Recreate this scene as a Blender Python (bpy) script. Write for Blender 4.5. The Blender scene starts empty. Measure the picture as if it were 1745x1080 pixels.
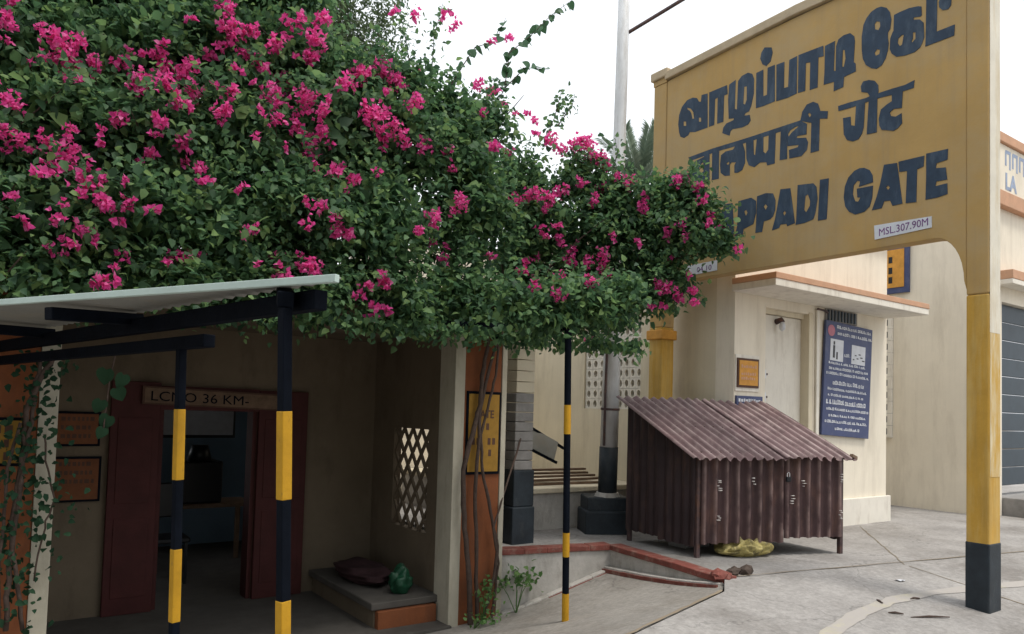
import bpy, bmesh, math, random
import numpy as np
from mathutils.noise import noise as mnoise
from mathutils import Vector, Matrix
from mathutils.geometry import tessellate_polygon

# ------------------------------------------------------------------ camera
scene = bpy.context.scene
COL = scene.collection
A = math.radians(54.9); PITCH = math.radians(2.5); ROLL = math.radians(1.6)
fw = Vector((math.cos(A)*math.cos(PITCH), math.sin(A)*math.cos(PITCH), math.sin(PITCH)))
r0 = Vector((math.sin(A), -math.cos(A), 0)); u0 = r0.cross(fw)
rt = r0*math.cos(ROLL)+u0*math.sin(ROLL); up = -r0*math.sin(ROLL)+u0*math.cos(ROLL)
cam = bpy.data.cameras.new('camera'); cam.lens = 36*1260/1745; cam.sensor_width = 36
cam.shift_y = (645-540)/1745; cam.clip_end = 600; cam.clip_start = .05
co = bpy.data.objects.new('camera', cam); COL.objects.link(co)
m = Matrix((rt, up, -fw)).transposed().to_4x4(); m.translation = (0, 0, 1.3)
co.matrix_world = m; scene.camera = co

# ------------------------------------------------------------------ sky, sun, exposure
SUN_EL, SUN_AZ = math.radians(67), Vector((.35, -.94, 0)).normalized()
w = bpy.data.worlds.new('World'); scene.world = w; w.use_nodes = True
nt = w.node_tree; bg = nt.nodes['Background']
sky = nt.nodes.new('ShaderNodeTexSky'); sky.sky_type = 'NISHITA'; sky.sun_disc = False
sky.sun_elevation = SUN_EL; sky.sun_rotation = math.atan2(SUN_AZ.x, SUN_AZ.y)
sky.air_density = 2; sky.dust_density = 6
mx = nt.nodes.new('ShaderNodeMix'); mx.data_type = 'RGBA'; mx.inputs[0].default_value = .82
mx.inputs[7].default_value = (9.6, 9.9, 10.3, 1)          # white cloud cover
nt.links.new(sky.outputs[0], mx.inputs[6]); nt.links.new(mx.outputs[2], bg.inputs[0])
bg.inputs[1].default_value = .115
sl = bpy.data.lights.new('sun', 'SUN'); sl.energy = 1.7; sl.angle = math.radians(14); sl.color = (1, .95, .87)
so = bpy.data.objects.new('sun', sl); COL.objects.link(so)
sd = Vector((SUN_AZ.x*math.cos(SUN_EL), SUN_AZ.y*math.cos(SUN_EL), math.sin(SUN_EL)))
so.rotation_euler = (-sd).to_track_quat('-Z', 'Y').to_euler(); so.location = sd*20
vs = scene.view_settings; vs.view_transform = 'Standard'; vs.look = 'None'; vs.gamma = 1; vs.exposure = .35
vs.use_curve_mapping = False
scene.cycles.max_bounces = 8; scene.cycles.transparent_max_bounces = 8

DATA = {"tamil":[[[[5.647,4.429],[5.593,4.399],[5.534,4.413],[5.512,4.442],[5.438,4.42],[5.261,4.418],[5.269,4.796],[5.352,4.807],[5.361,4.735],[5.387,4.744],[5.417,4.794],[5.476,4.82],[5.558,4.818],[5.632,4.766],[5.673,4.685],[5.683,4.581],[5.668,4.482]],[[[5.553,4.731],[5.503,4.703],[5.466,4.652],[5.452,4.577],[5.478,4.581],[5.494,4.647],[5.516,4.684],[5.552,4.711]],[[5.604,4.59],[5.567,4.578],[5.566,4.529],[5.603,4.54]],[[5.386,4.565],[5.354,4.555],[5.353,4.51],[5.385,4.52]]]],[[[5.247,4.799],[5.01,4.798],[5.001,4.698],[5.046,4.697],[5.052,4.416],[5.133,4.419],[5.131,4.704],[5.166,4.699],[5.172,4.419],[5.244,4.419]],[]],[[[4.982,4.792],[4.899,4.814],[4.907,4.508],[4.878,4.493],[4.868,4.79],[4.822,4.828],[4.745,4.835],[4.694,4.803],[4.671,4.741],[4.672,4.592],[4.701,4.473],[4.728,4.425],[4.773,4.419],[4.786,4.398],[4.719,4.385],[4.705,4.325],[4.736,4.291],[4.812,4.282],[4.93,4.301],[4.956,4.287],[4.968,4.242],[5.063,4.297],[5.05,4.354],[5.011,4.386],[4.918,4.393],[4.916,4.412],[4.982,4.427],[4.993,4.635]],[[[4.791,4.703],[4.759,4.697],[4.757,4.556],[4.778,4.512],[4.8,4.527]]]],[[[4.645,4.794],[4.562,4.799],[4.558,4.524],[4.514,4.525],[4.511,4.798],[4.428,4.798],[4.423,4.428],[4.557,4.424],[4.644,4.43]],[]],[[[4.55,5.022],[4.469,4.99],[4.455,4.932],[4.477,4.852],[4.527,4.822],[4.573,4.857],[4.6,4.925],[4.586,4.983]],[]],[[[4.409,4.791],[4.32,4.788],[4.321,4.526],[4.274,4.521],[4.265,4.785],[4.18,4.791],[4.18,4.424],[4.279,4.415],[4.406,4.423]],[]],[[[4.165,4.794],[3.906,4.785],[3.901,4.683],[3.954,4.691],[3.96,4.407],[4.041,4.41],[4.038,4.677],[4.085,4.687],[4.089,4.418],[4.166,4.424]],[]],[[[3.889,4.774],[3.789,4.783],[3.798,4.505],[3.779,4.498],[3.777,4.726],[3.755,4.782],[3.704,4.802],[3.642,4.796],[3.604,4.753],[3.596,4.702],[3.606,4.515],[3.588,4.496],[3.585,4.423],[3.697,4.412],[3.704,4.322],[3.797,4.314],[3.794,4.402],[3.898,4.41],[3.89,4.523]],[[[3.711,4.667],[3.692,4.66],[3.683,4.576],[3.7,4.506],[3.716,4.516]]]],[[[3.399,4.92],[3.358,4.916],[3.311,4.885],[3.281,4.835],[3.267,4.762],[3.276,4.686],[3.297,4.657],[3.297,4.614],[3.289,4.563],[3.295,4.505],[3.315,4.439],[3.348,4.391],[3.395,4.375],[3.443,4.399],[3.492,4.445],[3.52,4.511],[3.531,4.598],[3.532,4.716],[3.516,4.82],[3.488,4.87],[3.447,4.907]],[[[3.415,4.784],[3.398,4.801],[3.367,4.784],[3.364,4.742],[3.38,4.715],[3.411,4.735]],[[3.414,4.525],[3.393,4.549],[3.364,4.533],[3.371,4.498],[3.403,4.494]]]],[[[3.244,4.792],[3.192,4.796],[3.115,4.796],[3.04,4.779],[3.015,4.765],[3.012,4.692],[3.021,4.683],[3.077,4.699],[3.08,4.68],[3.027,4.66],[2.997,4.62],[2.991,4.496],[3.008,4.451],[3.026,4.419],[3.07,4.398],[3.152,4.4],[3.223,4.417],[3.262,4.459],[3.28,4.506],[3.275,4.598],[3.256,4.644],[3.247,4.653]],[[[3.207,4.57],[3.178,4.588],[3.159,4.584],[3.173,4.504],[3.193,4.497],[3.211,4.531]],[[3.084,4.574],[3.062,4.565],[3.062,4.51],[3.088,4.487],[3.096,4.501],[3.083,4.52]]]],[[[2.975,4.825],[2.888,4.808],[2.893,4.501],[2.753,4.502],[2.758,4.414],[2.983,4.412],[2.98,4.453]],[]],[[[2.876,4.742],[2.864,4.781],[2.835,4.793],[2.799,4.77],[2.779,4.723],[2.782,4.674],[2.805,4.65],[2.846,4.66],[2.873,4.696]],[]]],"hindi":[[[[5.527,4.16],[5.199,4.168],[4.737,4.154],[4.117,4.148],[4.116,4.099],[4.714,4.109],[4.92,4.11],[5.1,4.118],[5.493,4.115]],[]],[[[5.306,4.147],[5.23,4.146],[5.224,3.833],[5.293,3.835]],[]],[[[5.427,4.092],[5.299,4.109],[5.293,3.835],[5.356,3.822],[5.421,3.845],[5.476,3.935],[5.503,3.983],[5.484,4.041]],[[[5.4,3.945],[5.385,3.984],[5.333,4.047],[5.313,4.052],[5.308,3.95],[5.352,3.927]]]],[[[5.193,4.166],[5.101,4.165],[5.1,3.818],[5.192,3.825]],[]],[[[5.074,4.064],[5.015,4.087],[4.92,4.081],[4.886,4.12],[4.805,4.126],[4.769,4.019],[4.767,3.904],[4.8,3.836],[4.857,3.821],[4.898,3.83],[4.899,3.91],[4.88,3.936],[4.937,3.951],[4.958,3.933],[4.956,3.817],[5.022,3.828],[5.077,3.876],[5.085,3.968]],[[[5.0,3.96],[4.965,3.966],[4.967,3.939],[4.994,3.939]]]],[[[4.759,4.132],[4.67,4.125],[4.661,3.961],[4.645,3.947],[4.627,4.113],[4.551,4.119],[4.549,3.959],[4.522,3.931],[4.491,3.962],[4.488,4.128],[4.408,4.128],[4.416,3.803],[4.501,3.806],[4.512,3.842],[4.588,3.857],[4.654,3.827],[4.721,3.863],[4.75,3.938]],[]],[[[4.35,4.133],[4.281,4.135],[4.277,3.812],[4.359,3.82]],[]],[[[4.276,4.134],[4.116,4.13],[4.067,4.093],[4.071,3.992],[4.169,4.005],[4.176,3.987],[4.075,3.962],[4.053,3.911],[4.064,3.843],[4.122,3.797],[4.252,3.809],[4.258,3.893],[4.161,3.895],[4.151,3.914],[4.274,3.936],[4.278,4.039]],[[[4.27,4.055],[4.245,4.084],[4.17,4.106],[4.157,4.093],[4.225,4.059],[4.263,4.025]]]],[[[4.019,4.14],[3.934,4.122],[3.94,3.8],[4.025,3.802]],[]],[[[4.136,4.145],[4.117,4.224],[4.069,4.28],[4.002,4.284],[3.954,4.251],[3.93,4.173],[3.853,4.146],[3.857,4.078],[3.934,4.101],[4.014,4.085],[4.077,4.113]],[[[4.058,4.183],[4.039,4.192],[4.02,4.162],[4.039,4.144]]]],[[[3.751,4.16],[3.645,4.158],[3.488,4.147],[3.424,4.153],[3.262,4.151],[3.148,4.145],[3.069,4.159],[3.075,4.095],[3.165,4.096],[3.262,4.098],[3.385,4.109],[3.487,4.108],[3.645,4.106],[3.747,4.112]],[]],[[[3.579,4.123],[3.497,4.118],[3.508,3.89],[3.524,3.837],[3.556,3.796],[3.609,3.792],[3.663,3.82],[3.694,3.881],[3.702,4.033],[3.631,4.024],[3.627,3.945],[3.59,3.927]],[]],[[[3.462,4.122],[3.386,4.122],[3.39,3.81],[3.479,3.818],[3.476,3.88]],[]],[[[3.515,4.305],[3.463,4.3],[3.412,4.275],[3.38,4.226],[3.376,4.169],[3.392,4.117],[3.465,4.123],[3.456,4.158],[3.475,4.19],[3.53,4.215],[3.537,4.269]],[]],[[[3.259,4.103],[3.166,4.105],[3.174,3.956],[3.243,3.969],[3.276,3.949],[3.267,3.915],[3.224,3.896],[3.176,3.911],[3.17,3.824],[3.206,3.792],[3.242,3.779],[3.346,3.819],[3.365,3.859],[3.372,3.923],[3.353,3.999],[3.304,4.026],[3.258,4.042]],[]]],"english":[[[[5.655,3.494],[5.593,3.49],[5.563,3.31],[5.531,3.486],[5.471,3.485],[5.534,3.163],[5.606,3.163]],[]],[[[5.441,3.507],[5.372,3.508],[5.311,3.164],[5.384,3.165],[5.4,3.234],[5.44,3.233],[5.454,3.165],[5.524,3.166]],[]],[[[5.299,3.512],[5.217,3.507],[5.212,3.239],[5.16,3.237],[5.163,3.162],[5.296,3.162]],[]],[[[5.022,3.526],[4.917,3.517],[4.889,3.188],[4.943,3.187],[4.958,3.282],[5.008,3.284],[5.038,3.181],[5.135,3.18]],[]],[[[4.842,3.52],[4.686,3.523],[4.627,3.477],[4.625,3.355],[4.657,3.246],[4.776,3.218],[4.783,3.143],[4.884,3.154],[4.855,3.255]],[[[4.768,3.399],[4.745,3.411],[4.728,3.376],[4.748,3.347]]]],[[[4.615,3.521],[4.511,3.53],[4.43,3.508],[4.401,3.434],[4.403,3.337],[4.427,3.279],[4.459,3.257],[4.532,3.25],[4.551,3.148],[4.63,3.152],[4.623,3.225],[4.62,3.354]],[[[4.536,3.4],[4.514,3.42],[4.491,3.391],[4.513,3.361]]]],[[[4.347,3.53],[4.237,3.515],[4.212,3.352],[4.183,3.165],[4.267,3.151],[4.275,3.176],[4.342,3.182],[4.357,3.15],[4.437,3.141],[4.402,3.253]],[[[4.314,3.291],[4.297,3.308],[4.279,3.284],[4.3,3.258]]]],[[[4.158,3.527],[3.994,3.505],[3.961,3.464],[3.949,3.349],[3.969,3.22],[3.991,3.164],[4.086,3.146],[4.176,3.147],[4.169,3.193]],[[[4.075,3.403],[4.048,3.413],[4.024,3.345],[4.027,3.299],[4.065,3.244],[4.085,3.271]]]],[[[3.926,3.522],[3.838,3.514],[3.846,3.313],[3.855,3.138],[3.943,3.142],[3.935,3.312]],[]],[[[3.5,3.525],[3.451,3.492],[3.424,3.438],[3.42,3.377],[3.548,3.367],[3.537,3.412],[3.562,3.425],[3.597,3.392],[3.604,3.311],[3.582,3.245],[3.554,3.235],[3.533,3.268],[3.561,3.274],[3.567,3.354],[3.42,3.347],[3.426,3.244],[3.449,3.169],[3.497,3.132],[3.581,3.125],[3.638,3.161],[3.675,3.217],[3.69,3.303],[3.68,3.398],[3.648,3.473],[3.591,3.521],[3.542,3.532]],[]],[[[3.323,3.506],[3.212,3.494],[3.192,3.348],[3.165,3.134],[3.249,3.133],[3.269,3.183],[3.321,3.188],[3.341,3.132],[3.428,3.131],[3.388,3.236],[3.356,3.348]],[[[3.304,3.303],[3.289,3.32],[3.271,3.295],[3.286,3.277]]]],[[[3.199,3.5],[2.987,3.495],[2.993,3.407],[3.045,3.395],[3.05,3.122],[3.137,3.131],[3.126,3.403],[3.192,3.41]],[]],[[[2.972,3.507],[2.803,3.501],[2.806,3.415],[2.891,3.406],[2.896,3.367],[2.82,3.354],[2.808,3.252],[2.89,3.257],[2.899,3.219],[2.808,3.222],[2.805,3.134],[2.884,3.123],[2.976,3.125],[2.971,3.307]],[]]],"plate_r":[[3.406,2.992],[2.926,2.978],[2.926,2.886],[3.4,2.868]],"plate_l":[[5.599,2.944],[5.104,2.948],[5.102,2.841],[5.596,2.832]],"blobs":[[-0.151,5.25,1.883,0.242],[0.186,5.25,1.922,0.253],[0.556,5.25,1.964,0.265],[0.964,5.25,2.011,0.279],[1.415,5.25,2.063,0.294],[1.918,5.25,2.121,0.31],[2.481,5.25,2.185,0.329],[3.228,5.438,2.292,0.362],[4.215,5.963,2.466,0.42],[4.739,5.683,2.494,0.424],[5.123,5.412,2.537,0.353],[5.315,5.117,2.554,0.26],[2.69,5.25,2.069,0.21],[3.631,5.688,2.205,0.242],[4.516,5.869,2.312,0.266],[4.927,5.537,2.322,0.247],[-0.148,5.35,2.345,0.327],[0.258,5.35,2.416,0.345],[0.712,5.35,2.496,0.364],[1.222,5.35,2.585,0.387],[1.798,5.35,2.686,0.412],[2.455,5.35,2.801,0.441],[3.34,5.567,3.0,0.478],[4.368,5.906,3.158,0.483],[4.903,5.537,3.119,0.424],[5.279,5.175,3.084,0.338],[5.472,4.854,3.086,0.257],[-0.151,5.6,2.907,0.362],[0.31,5.6,3.018,0.383],[0.829,5.6,3.143,0.407],[1.417,5.6,3.285,0.435],[2.093,5.611,3.474,0.444],[2.696,5.582,3.537,0.419],[3.311,5.653,3.57,0.42],[4.177,5.963,3.58,0.304],[4.723,5.662,3.649,0.272],[5.044,5.444,3.512,0.224],[-0.185,5.9,3.53,0.382],[0.3,5.9,3.679,0.405],[0.846,5.9,3.847,0.43],[1.422,5.9,4.024,0.434],[1.922,5.879,4.12,0.383],[2.341,5.771,3.956,0.304],[2.766,5.761,4.045,0.244],[3.131,5.675,3.904,0.25],[3.671,5.847,3.985,0.25],[-0.224,6.2,4.251,0.402],[0.285,6.2,4.443,0.426],[0.859,6.2,4.661,0.453],[1.463,6.2,4.89,0.457],[1.926,6.12,4.822,0.348],[5.329,5.07,2.637,0.196],[5.564,4.75,3.008,0.148],[5.5,4.812,3.4,0.16],[5.27,5.175,3.407,0.233],[5.369,4.958,3.465,0.161],[5.67,4.625,3.019,0.102],[-0.46,5.25,1.848,0.273],[-0.811,5.25,1.808,0.29],[-0.49,5.35,2.285,0.345],[-0.847,5.35,2.223,0.358],[-0.537,5.6,2.814,0.378],[-0.91,5.6,2.724,0.392],[-0.591,5.9,3.405,0.399],[-0.984,5.9,3.285,0.414],[-0.65,6.2,4.089,0.42],[-1.062,6.2,3.933,0.435],[3.297,4.62,2.107,0.19],[3.642,4.62,2.152,0.216],[4.012,4.62,2.201,0.214],[4.375,4.62,2.27,0.201]],"flowers":[[-0.046,5.527,3.633,0.073],[0.234,5.475,3.57,0.093],[0.322,5.465,3.594,0.075],[0.285,5.505,3.475,0.106],[0.179,5.562,3.422,0.053],[0.335,5.534,3.431,0.069],[0.452,5.512,3.536,0.054],[0.607,5.608,3.578,0.08],[0.682,5.271,3.374,0.106],[0.796,5.486,3.63,0.056],[0.911,5.502,3.609,0.102],[1.018,5.529,3.629,0.124],[0.838,5.244,3.382,0.077],[1.05,5.382,3.432,0.089],[0.881,5.183,3.263,0.054],[0.969,5.209,3.268,0.054],[1.191,5.188,3.291,0.088],[1.236,5.188,3.405,0.056],[1.243,5.466,4.029,0.105],[1.318,5.443,3.966,0.093],[1.386,5.434,4.049,0.06],[1.244,5.492,4.148,0.076],[1.168,5.58,3.791,0.064],[1.599,5.474,4.025,0.087],[1.673,5.521,3.972,0.062],[1.766,5.502,4.195,0.063],[1.879,5.464,4.133,0.126],[1.955,5.511,4.284,0.091],[1.848,5.48,4.001,0.063],[1.428,5.475,3.817,0.06],[1.543,5.504,3.805,0.061],[1.903,5.507,3.922,0.054],[2.022,5.229,3.728,0.097],[2.235,5.448,3.923,0.093],[1.519,5.216,3.505,0.116],[1.763,5.703,3.781,0.101],[1.775,5.276,3.574,0.103],[1.867,5.187,3.468,0.086],[1.722,5.27,3.318,0.085],[1.588,5.177,3.349,0.062],[1.853,5.29,3.21,0.113],[1.899,5.197,3.317,0.069],[1.394,5.152,3.131,0.032],[2.245,5.169,3.516,0.089],[-0.002,5.291,3.083,0.077],[-0.021,5.224,2.905,0.055],[0.075,5.283,2.854,0.077],[0.211,5.234,2.833,0.078],[0.346,5.276,2.755,0.123],[0.243,5.187,2.727,0.071],[0.393,5.098,2.639,0.064],[0.174,5.023,2.575,0.041],[0.407,5.032,2.541,0.07],[0.493,5.018,2.505,0.092],[0.629,4.958,2.525,0.05],[0.582,5.237,3.094,0.067],[0.804,5.157,3.091,0.068],[0.778,5.24,2.886,0.053],[0.931,5.206,2.966,0.069],[0.505,5.243,2.93,0.037],[1.037,5.079,2.827,0.053],[1.034,5.018,2.749,0.038],[0.751,4.951,2.455,0.043],[0.566,4.988,2.398,0.039],[0.26,4.973,2.341,0.047],[0.346,4.996,2.302,0.055],[0.317,5.036,2.211,0.055],[0.222,5.074,2.161,0.034],[0.089,5.031,2.299,0.04],[0.634,5.1,2.201,0.044],[0.977,5.1,2.259,0.083],[0.449,5.06,2.274,0.042],[1.296,4.959,2.707,0.039],[1.726,4.906,2.678,0.048],[1.822,4.904,2.658,0.057],[1.971,5.083,2.96,0.068],[2.103,5.097,2.973,0.061],[1.939,4.961,2.532,0.054],[2.046,5.018,2.56,0.059],[1.407,5.003,2.453,0.051],[1.322,4.98,2.411,0.035],[1.566,5.01,2.194,0.096],[1.719,5.027,2.278,0.082],[1.796,4.972,2.276,0.073],[1.58,5.188,2.344,0.041],[0.536,4.948,1.991,0.07],[0.488,4.957,2.003,0.042],[1.713,4.934,2.531,0.04],[0.012,5.607,3.785,0.052],[1.016,5.496,3.966,0.041],[0.844,5.449,3.717,0.04],[0.035,5.05,2.442,0.033],[1.302,5.326,3.617,0.041],[2.556,5.618,4.128,0.128],[2.657,5.506,3.982,0.107],[2.284,5.437,3.929,0.084],[2.387,5.275,3.642,0.083],[2.263,5.173,3.477,0.071],[2.436,5.215,3.454,0.11],[2.401,5.281,3.363,0.092],[2.534,5.184,3.376,0.083],[2.612,5.167,3.68,0.083],[2.724,5.16,3.376,0.075],[2.974,5.288,3.386,0.058],[3.063,5.3,3.314,0.049],[2.243,4.999,3.026,0.035],[3.055,5.137,3.014,0.105],[3.026,5.16,2.945,0.048],[2.694,4.96,2.756,0.09],[2.554,4.924,2.626,0.053],[2.965,5.385,2.709,0.049],[3.011,5.24,2.541,0.058],[3.039,5.325,2.666,0.029],[2.305,4.936,2.25,0.086],[2.213,5.003,2.174,0.051],[2.15,5.029,2.088,0.043],[2.273,4.981,2.049,0.043],[2.341,4.963,2.006,0.043],[2.273,5.037,1.98,0.043],[3.67,5.9,4.406,0.079],[2.923,5.9,4.793,0.063],[2.777,5.9,4.802,0.042],[3.239,5.9,4.926,0.043],[3.38,5.9,4.867,0.055],[3.357,5.9,4.982,0.038],[3.985,5.887,4.942,0.058],[3.802,5.9,4.889,0.045],[3.854,5.9,4.359,0.068],[3.539,5.594,4.0,0.053],[3.953,5.9,4.304,0.04],[4.072,5.866,4.225,0.046],[4.183,5.831,4.213,0.035],[4.267,5.804,4.143,0.052],[4.288,5.799,4.029,0.041],[3.43,5.225,3.542,0.07],[3.935,5.816,3.742,0.068],[4.437,5.752,4.003,0.094],[4.512,5.683,3.901,0.105],[4.622,5.571,3.93,0.128],[4.747,5.466,3.865,0.139],[4.832,5.412,3.805,0.116],[4.689,5.5,3.961,0.093],[3.948,5.646,3.295,0.077],[4.077,5.516,3.324,0.11],[4.173,5.44,3.265,0.11],[4.359,5.475,3.415,0.09],[4.142,5.442,3.209,0.055],[4.599,5.431,3.486,0.068],[4.79,5.407,3.519,0.069],[4.613,5.296,3.361,0.079],[4.864,5.305,3.62,0.057],[4.986,5.201,3.556,0.103],[5.05,5.016,3.399,0.045],[5.006,5.054,3.286,0.079],[4.159,5.456,2.999,0.066],[4.255,5.41,3.056,0.044],[4.344,5.437,2.947,0.067],[4.529,5.466,2.873,0.057],[4.454,5.468,2.765,0.09],[4.595,5.349,2.756,0.079],[4.722,5.258,2.805,0.079],[4.766,5.277,2.672,0.09],[3.882,4.454,2.321,0.075],[4.358,5.441,2.579,0.1],[3.53,4.402,2.209,0.072],[4.024,5.619,2.683,0.055],[4.001,5.583,2.597,0.088],[3.337,4.483,2.245,0.062],[4.195,5.62,2.769,0.045],[4.957,5.043,2.946,0.045],[5.152,4.83,3.018,0.067],[5.211,4.748,3.152,0.066],[5.241,4.705,2.977,0.044],[5.358,4.824,3.57,0.102],[5.387,4.688,3.481,0.067],[5.392,4.654,3.35,0.067],[5.232,4.834,3.518,0.078],[5.408,4.578,3.12,0.055],[5.489,4.592,3.198,0.044],[5.58,4.567,3.085,0.039],[5.64,4.408,2.882,0.038],[5.269,4.933,2.788,0.045],[5.134,4.882,2.509,0.089],[5.222,4.845,2.487,0.078],[5.362,4.882,2.411,0.068],[5.401,4.721,2.493,0.056],[5.397,4.729,2.382,0.056],[5.359,4.767,2.618,0.045],[5.133,5.006,2.354,0.045],[5.216,4.918,2.365,0.045],[4.763,5.491,2.057,0.046],[4.723,5.133,2.987,0.044],[3.457,5.263,2.623,0.04],[-0.034,5.512,3.517,0.024],[0.131,5.496,3.638,0.02],[0.375,5.471,3.6,0.023],[0.344,5.51,3.472,0.026],[0.345,5.464,3.615,0.029],[0.364,5.312,3.288,0.031],[0.106,5.598,3.427,0.029],[0.433,5.567,3.424,0.029],[0.44,5.532,3.481,0.033],[0.488,5.548,3.498,0.033],[0.663,5.513,3.657,0.026],[0.749,5.495,3.63,0.035],[0.833,5.462,3.679,0.022],[0.905,5.213,3.319,0.026],[0.815,5.468,3.665,0.028],[0.857,5.235,3.367,0.028],[0.827,5.468,3.663,0.031],[1.003,5.542,3.598,0.037],[1.031,5.564,3.59,0.035],[1.169,5.254,3.458,0.029],[0.87,5.218,3.339,0.032],[0.905,5.193,3.278,0.02],[1.281,5.19,3.451,0.022],[1.226,5.202,3.427,0.022],[1.212,5.177,3.301,0.034],[1.392,5.432,4.016,0.022],[1.223,5.522,4.19,0.036],[1.449,5.433,4.022,0.038],[1.291,5.473,3.866,0.031],[1.458,5.437,4.059,0.028],[1.19,5.563,4.222,0.022],[1.206,5.52,3.845,0.037],[1.708,5.524,4.158,0.031],[1.559,5.464,3.927,0.032],[1.689,5.56,4.231,0.039],[1.713,5.516,4.109,0.035],[1.906,5.483,3.977,0.04],[1.813,5.507,4.254,0.023],[1.779,5.521,3.945,0.023],[1.353,5.463,3.854,0.022],[1.47,5.47,3.836,0.033],[1.909,5.177,3.549,0.034],[2.15,5.258,3.759,0.034],[2.355,5.438,3.983,0.032],[1.397,5.251,3.57,0.027],[1.441,5.132,3.305,0.03],[1.571,5.193,3.425,0.034],[1.781,5.289,3.616,0.034],[1.738,5.296,3.445,0.035],[1.781,5.25,3.436,0.029],[1.841,5.22,3.57,0.027],[1.635,5.215,3.149,0.028],[1.661,5.269,3.461,0.027],[1.719,5.27,3.339,0.029],[1.803,5.074,3.008,0.03],[1.957,5.221,3.224,0.036],[2.315,5.203,3.434,0.037],[-0.077,5.388,3.202,0.022],[0.059,5.272,3.017,0.029],[-0.025,5.229,2.829,0.023],[-0.001,5.255,2.774,0.03],[0.119,5.303,2.798,0.031],[0.294,5.184,2.941,0.024],[0.323,5.196,2.894,0.021],[0.325,5.184,2.943,0.027],[0.204,5.166,2.714,0.022],[0.249,5.032,2.608,0.025],[0.369,5.0,2.503,0.018],[0.489,5.06,2.632,0.031],[0.602,4.991,2.623,0.026],[0.624,4.957,2.503,0.02],[0.611,4.962,2.444,0.025],[0.491,5.226,3.003,0.027],[0.767,5.177,3.013,0.032],[0.703,5.278,2.866,0.024],[0.98,5.273,2.892,0.032],[1.063,4.991,2.728,0.033],[0.28,4.968,2.423,0.017],[0.283,4.971,2.357,0.018],[0.316,5.096,2.147,0.025],[0.864,5.008,2.171,0.03],[1.07,5.119,2.274,0.021],[1.877,4.916,2.624,0.036],[2.108,5.307,3.11,0.031],[2.071,5.095,2.89,0.028],[1.955,4.946,2.605,0.027],[1.621,5.016,2.078,0.022],[1.404,4.969,2.22,0.025],[1.785,4.95,2.226,0.026],[1.721,5.062,2.357,0.027],[0.567,4.993,2.108,0.024],[-0.029,5.565,3.696,0.029],[2.289,5.441,3.885,0.032],[2.448,5.35,3.807,0.036],[2.71,5.302,3.859,0.032],[3.013,5.9,4.372,0.034],[2.429,5.489,4.08,0.029],[2.241,5.173,3.549,0.037],[2.179,5.157,3.561,0.036],[2.351,5.261,3.61,0.033],[2.571,5.175,3.369,0.023]],"sprigs":[[[3.127,6.0,3.979],[3.204,6.0,4.387],[3.22,6.0,4.783],[3.302,6.0,5.12]],[[3.057,6.1,3.992],[3.04,6.1,4.432],[2.968,6.1,4.743],[2.898,6.1,4.997]],[[3.247,6.0,4.065],[3.547,6.0,4.601],[3.673,6.0,4.812],[3.908,6.0,4.945],[4.019,6.0,5.22]],[[3.77,5.9,4.054],[3.962,5.9,4.452],[4.005,5.9,4.818],[4.263,5.9,5.078],[4.516,5.9,5.375],[4.782,5.9,5.622]],[[3.962,5.9,4.452],[4.202,5.9,4.728],[4.497,5.9,4.797]],[[4.373,5.8,3.937],[4.511,5.8,4.269],[4.599,5.8,4.595]],[[4.551,5.8,4.189],[4.736,5.8,4.449],[4.771,5.8,4.582]],[[2.787,6.3,4.208],[2.831,6.3,4.612],[2.761,6.3,4.87]],[[5.103,5.6,3.682],[5.192,5.6,4.008],[5.155,5.6,4.154]],[[3.629,6.0,4.164],[3.859,6.0,4.37],[3.957,6.0,4.545]],[[5.526,4.8,3.46],[5.743,4.8,3.414],[5.967,4.8,3.426]],[[5.307,4.6,2.93],[5.599,4.6,2.891],[5.86,4.6,2.89]],[[5.247,4.9,2.576],[5.581,4.9,2.501],[5.756,4.9,2.404]]],"stems":[[[3.584,5.62,-0.662],[3.526,5.62,-0.063],[3.468,5.62,0.355],[3.441,5.62,0.769],[3.534,5.62,1.081],[3.606,5.62,1.345],[3.621,5.62,1.611],[3.675,5.62,1.908]],[[3.639,5.62,-0.644],[3.618,5.62,-0.071],[3.585,5.62,0.504],[3.6,5.62,0.976],[3.607,5.62,1.292],[3.672,5.62,1.613],[3.777,5.62,1.942]],[[3.676,5.62,-0.649],[3.813,5.62,-0.222],[3.842,5.62,0.067],[3.747,5.62,0.391],[3.651,5.62,0.764],[3.628,5.62,1.081],[3.694,5.62,1.347],[3.768,5.62,1.618],[3.802,5.62,1.971]],[[3.788,5.62,-0.613],[3.835,5.62,-0.303],[3.86,5.62,-0.094],[3.784,5.62,0.23]]],"lstems":[[[0.137,5.55,-0.14],[0.139,5.55,0.271],[0.164,5.55,0.558],[0.184,5.55,0.922],[0.185,5.55,1.215],[0.252,5.55,1.44],[0.341,5.55,1.595]],[[0.235,5.55,-0.154],[0.172,5.55,0.196],[0.143,5.55,0.487],[0.172,5.55,0.849],[0.22,5.55,1.142],[0.223,5.55,1.401],[0.261,5.55,1.59]],[[0.096,5.55,-0.081],[0.098,5.55,0.49],[0.111,5.55,0.85],[0.158,5.55,1.141]],[[0.282,5.55,0.148],[0.313,5.55,0.476],[0.368,5.55,0.658],[0.312,5.55,0.846],[0.286,5.55,1.069]]],"S":[[3.965,5.701,0.0],[5.074,5.45,0.0],[4.908,3.921,0.0],[8.76,3.22,0.0]]}

random.seed(7); RNG = np.random.default_rng(7)

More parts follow.
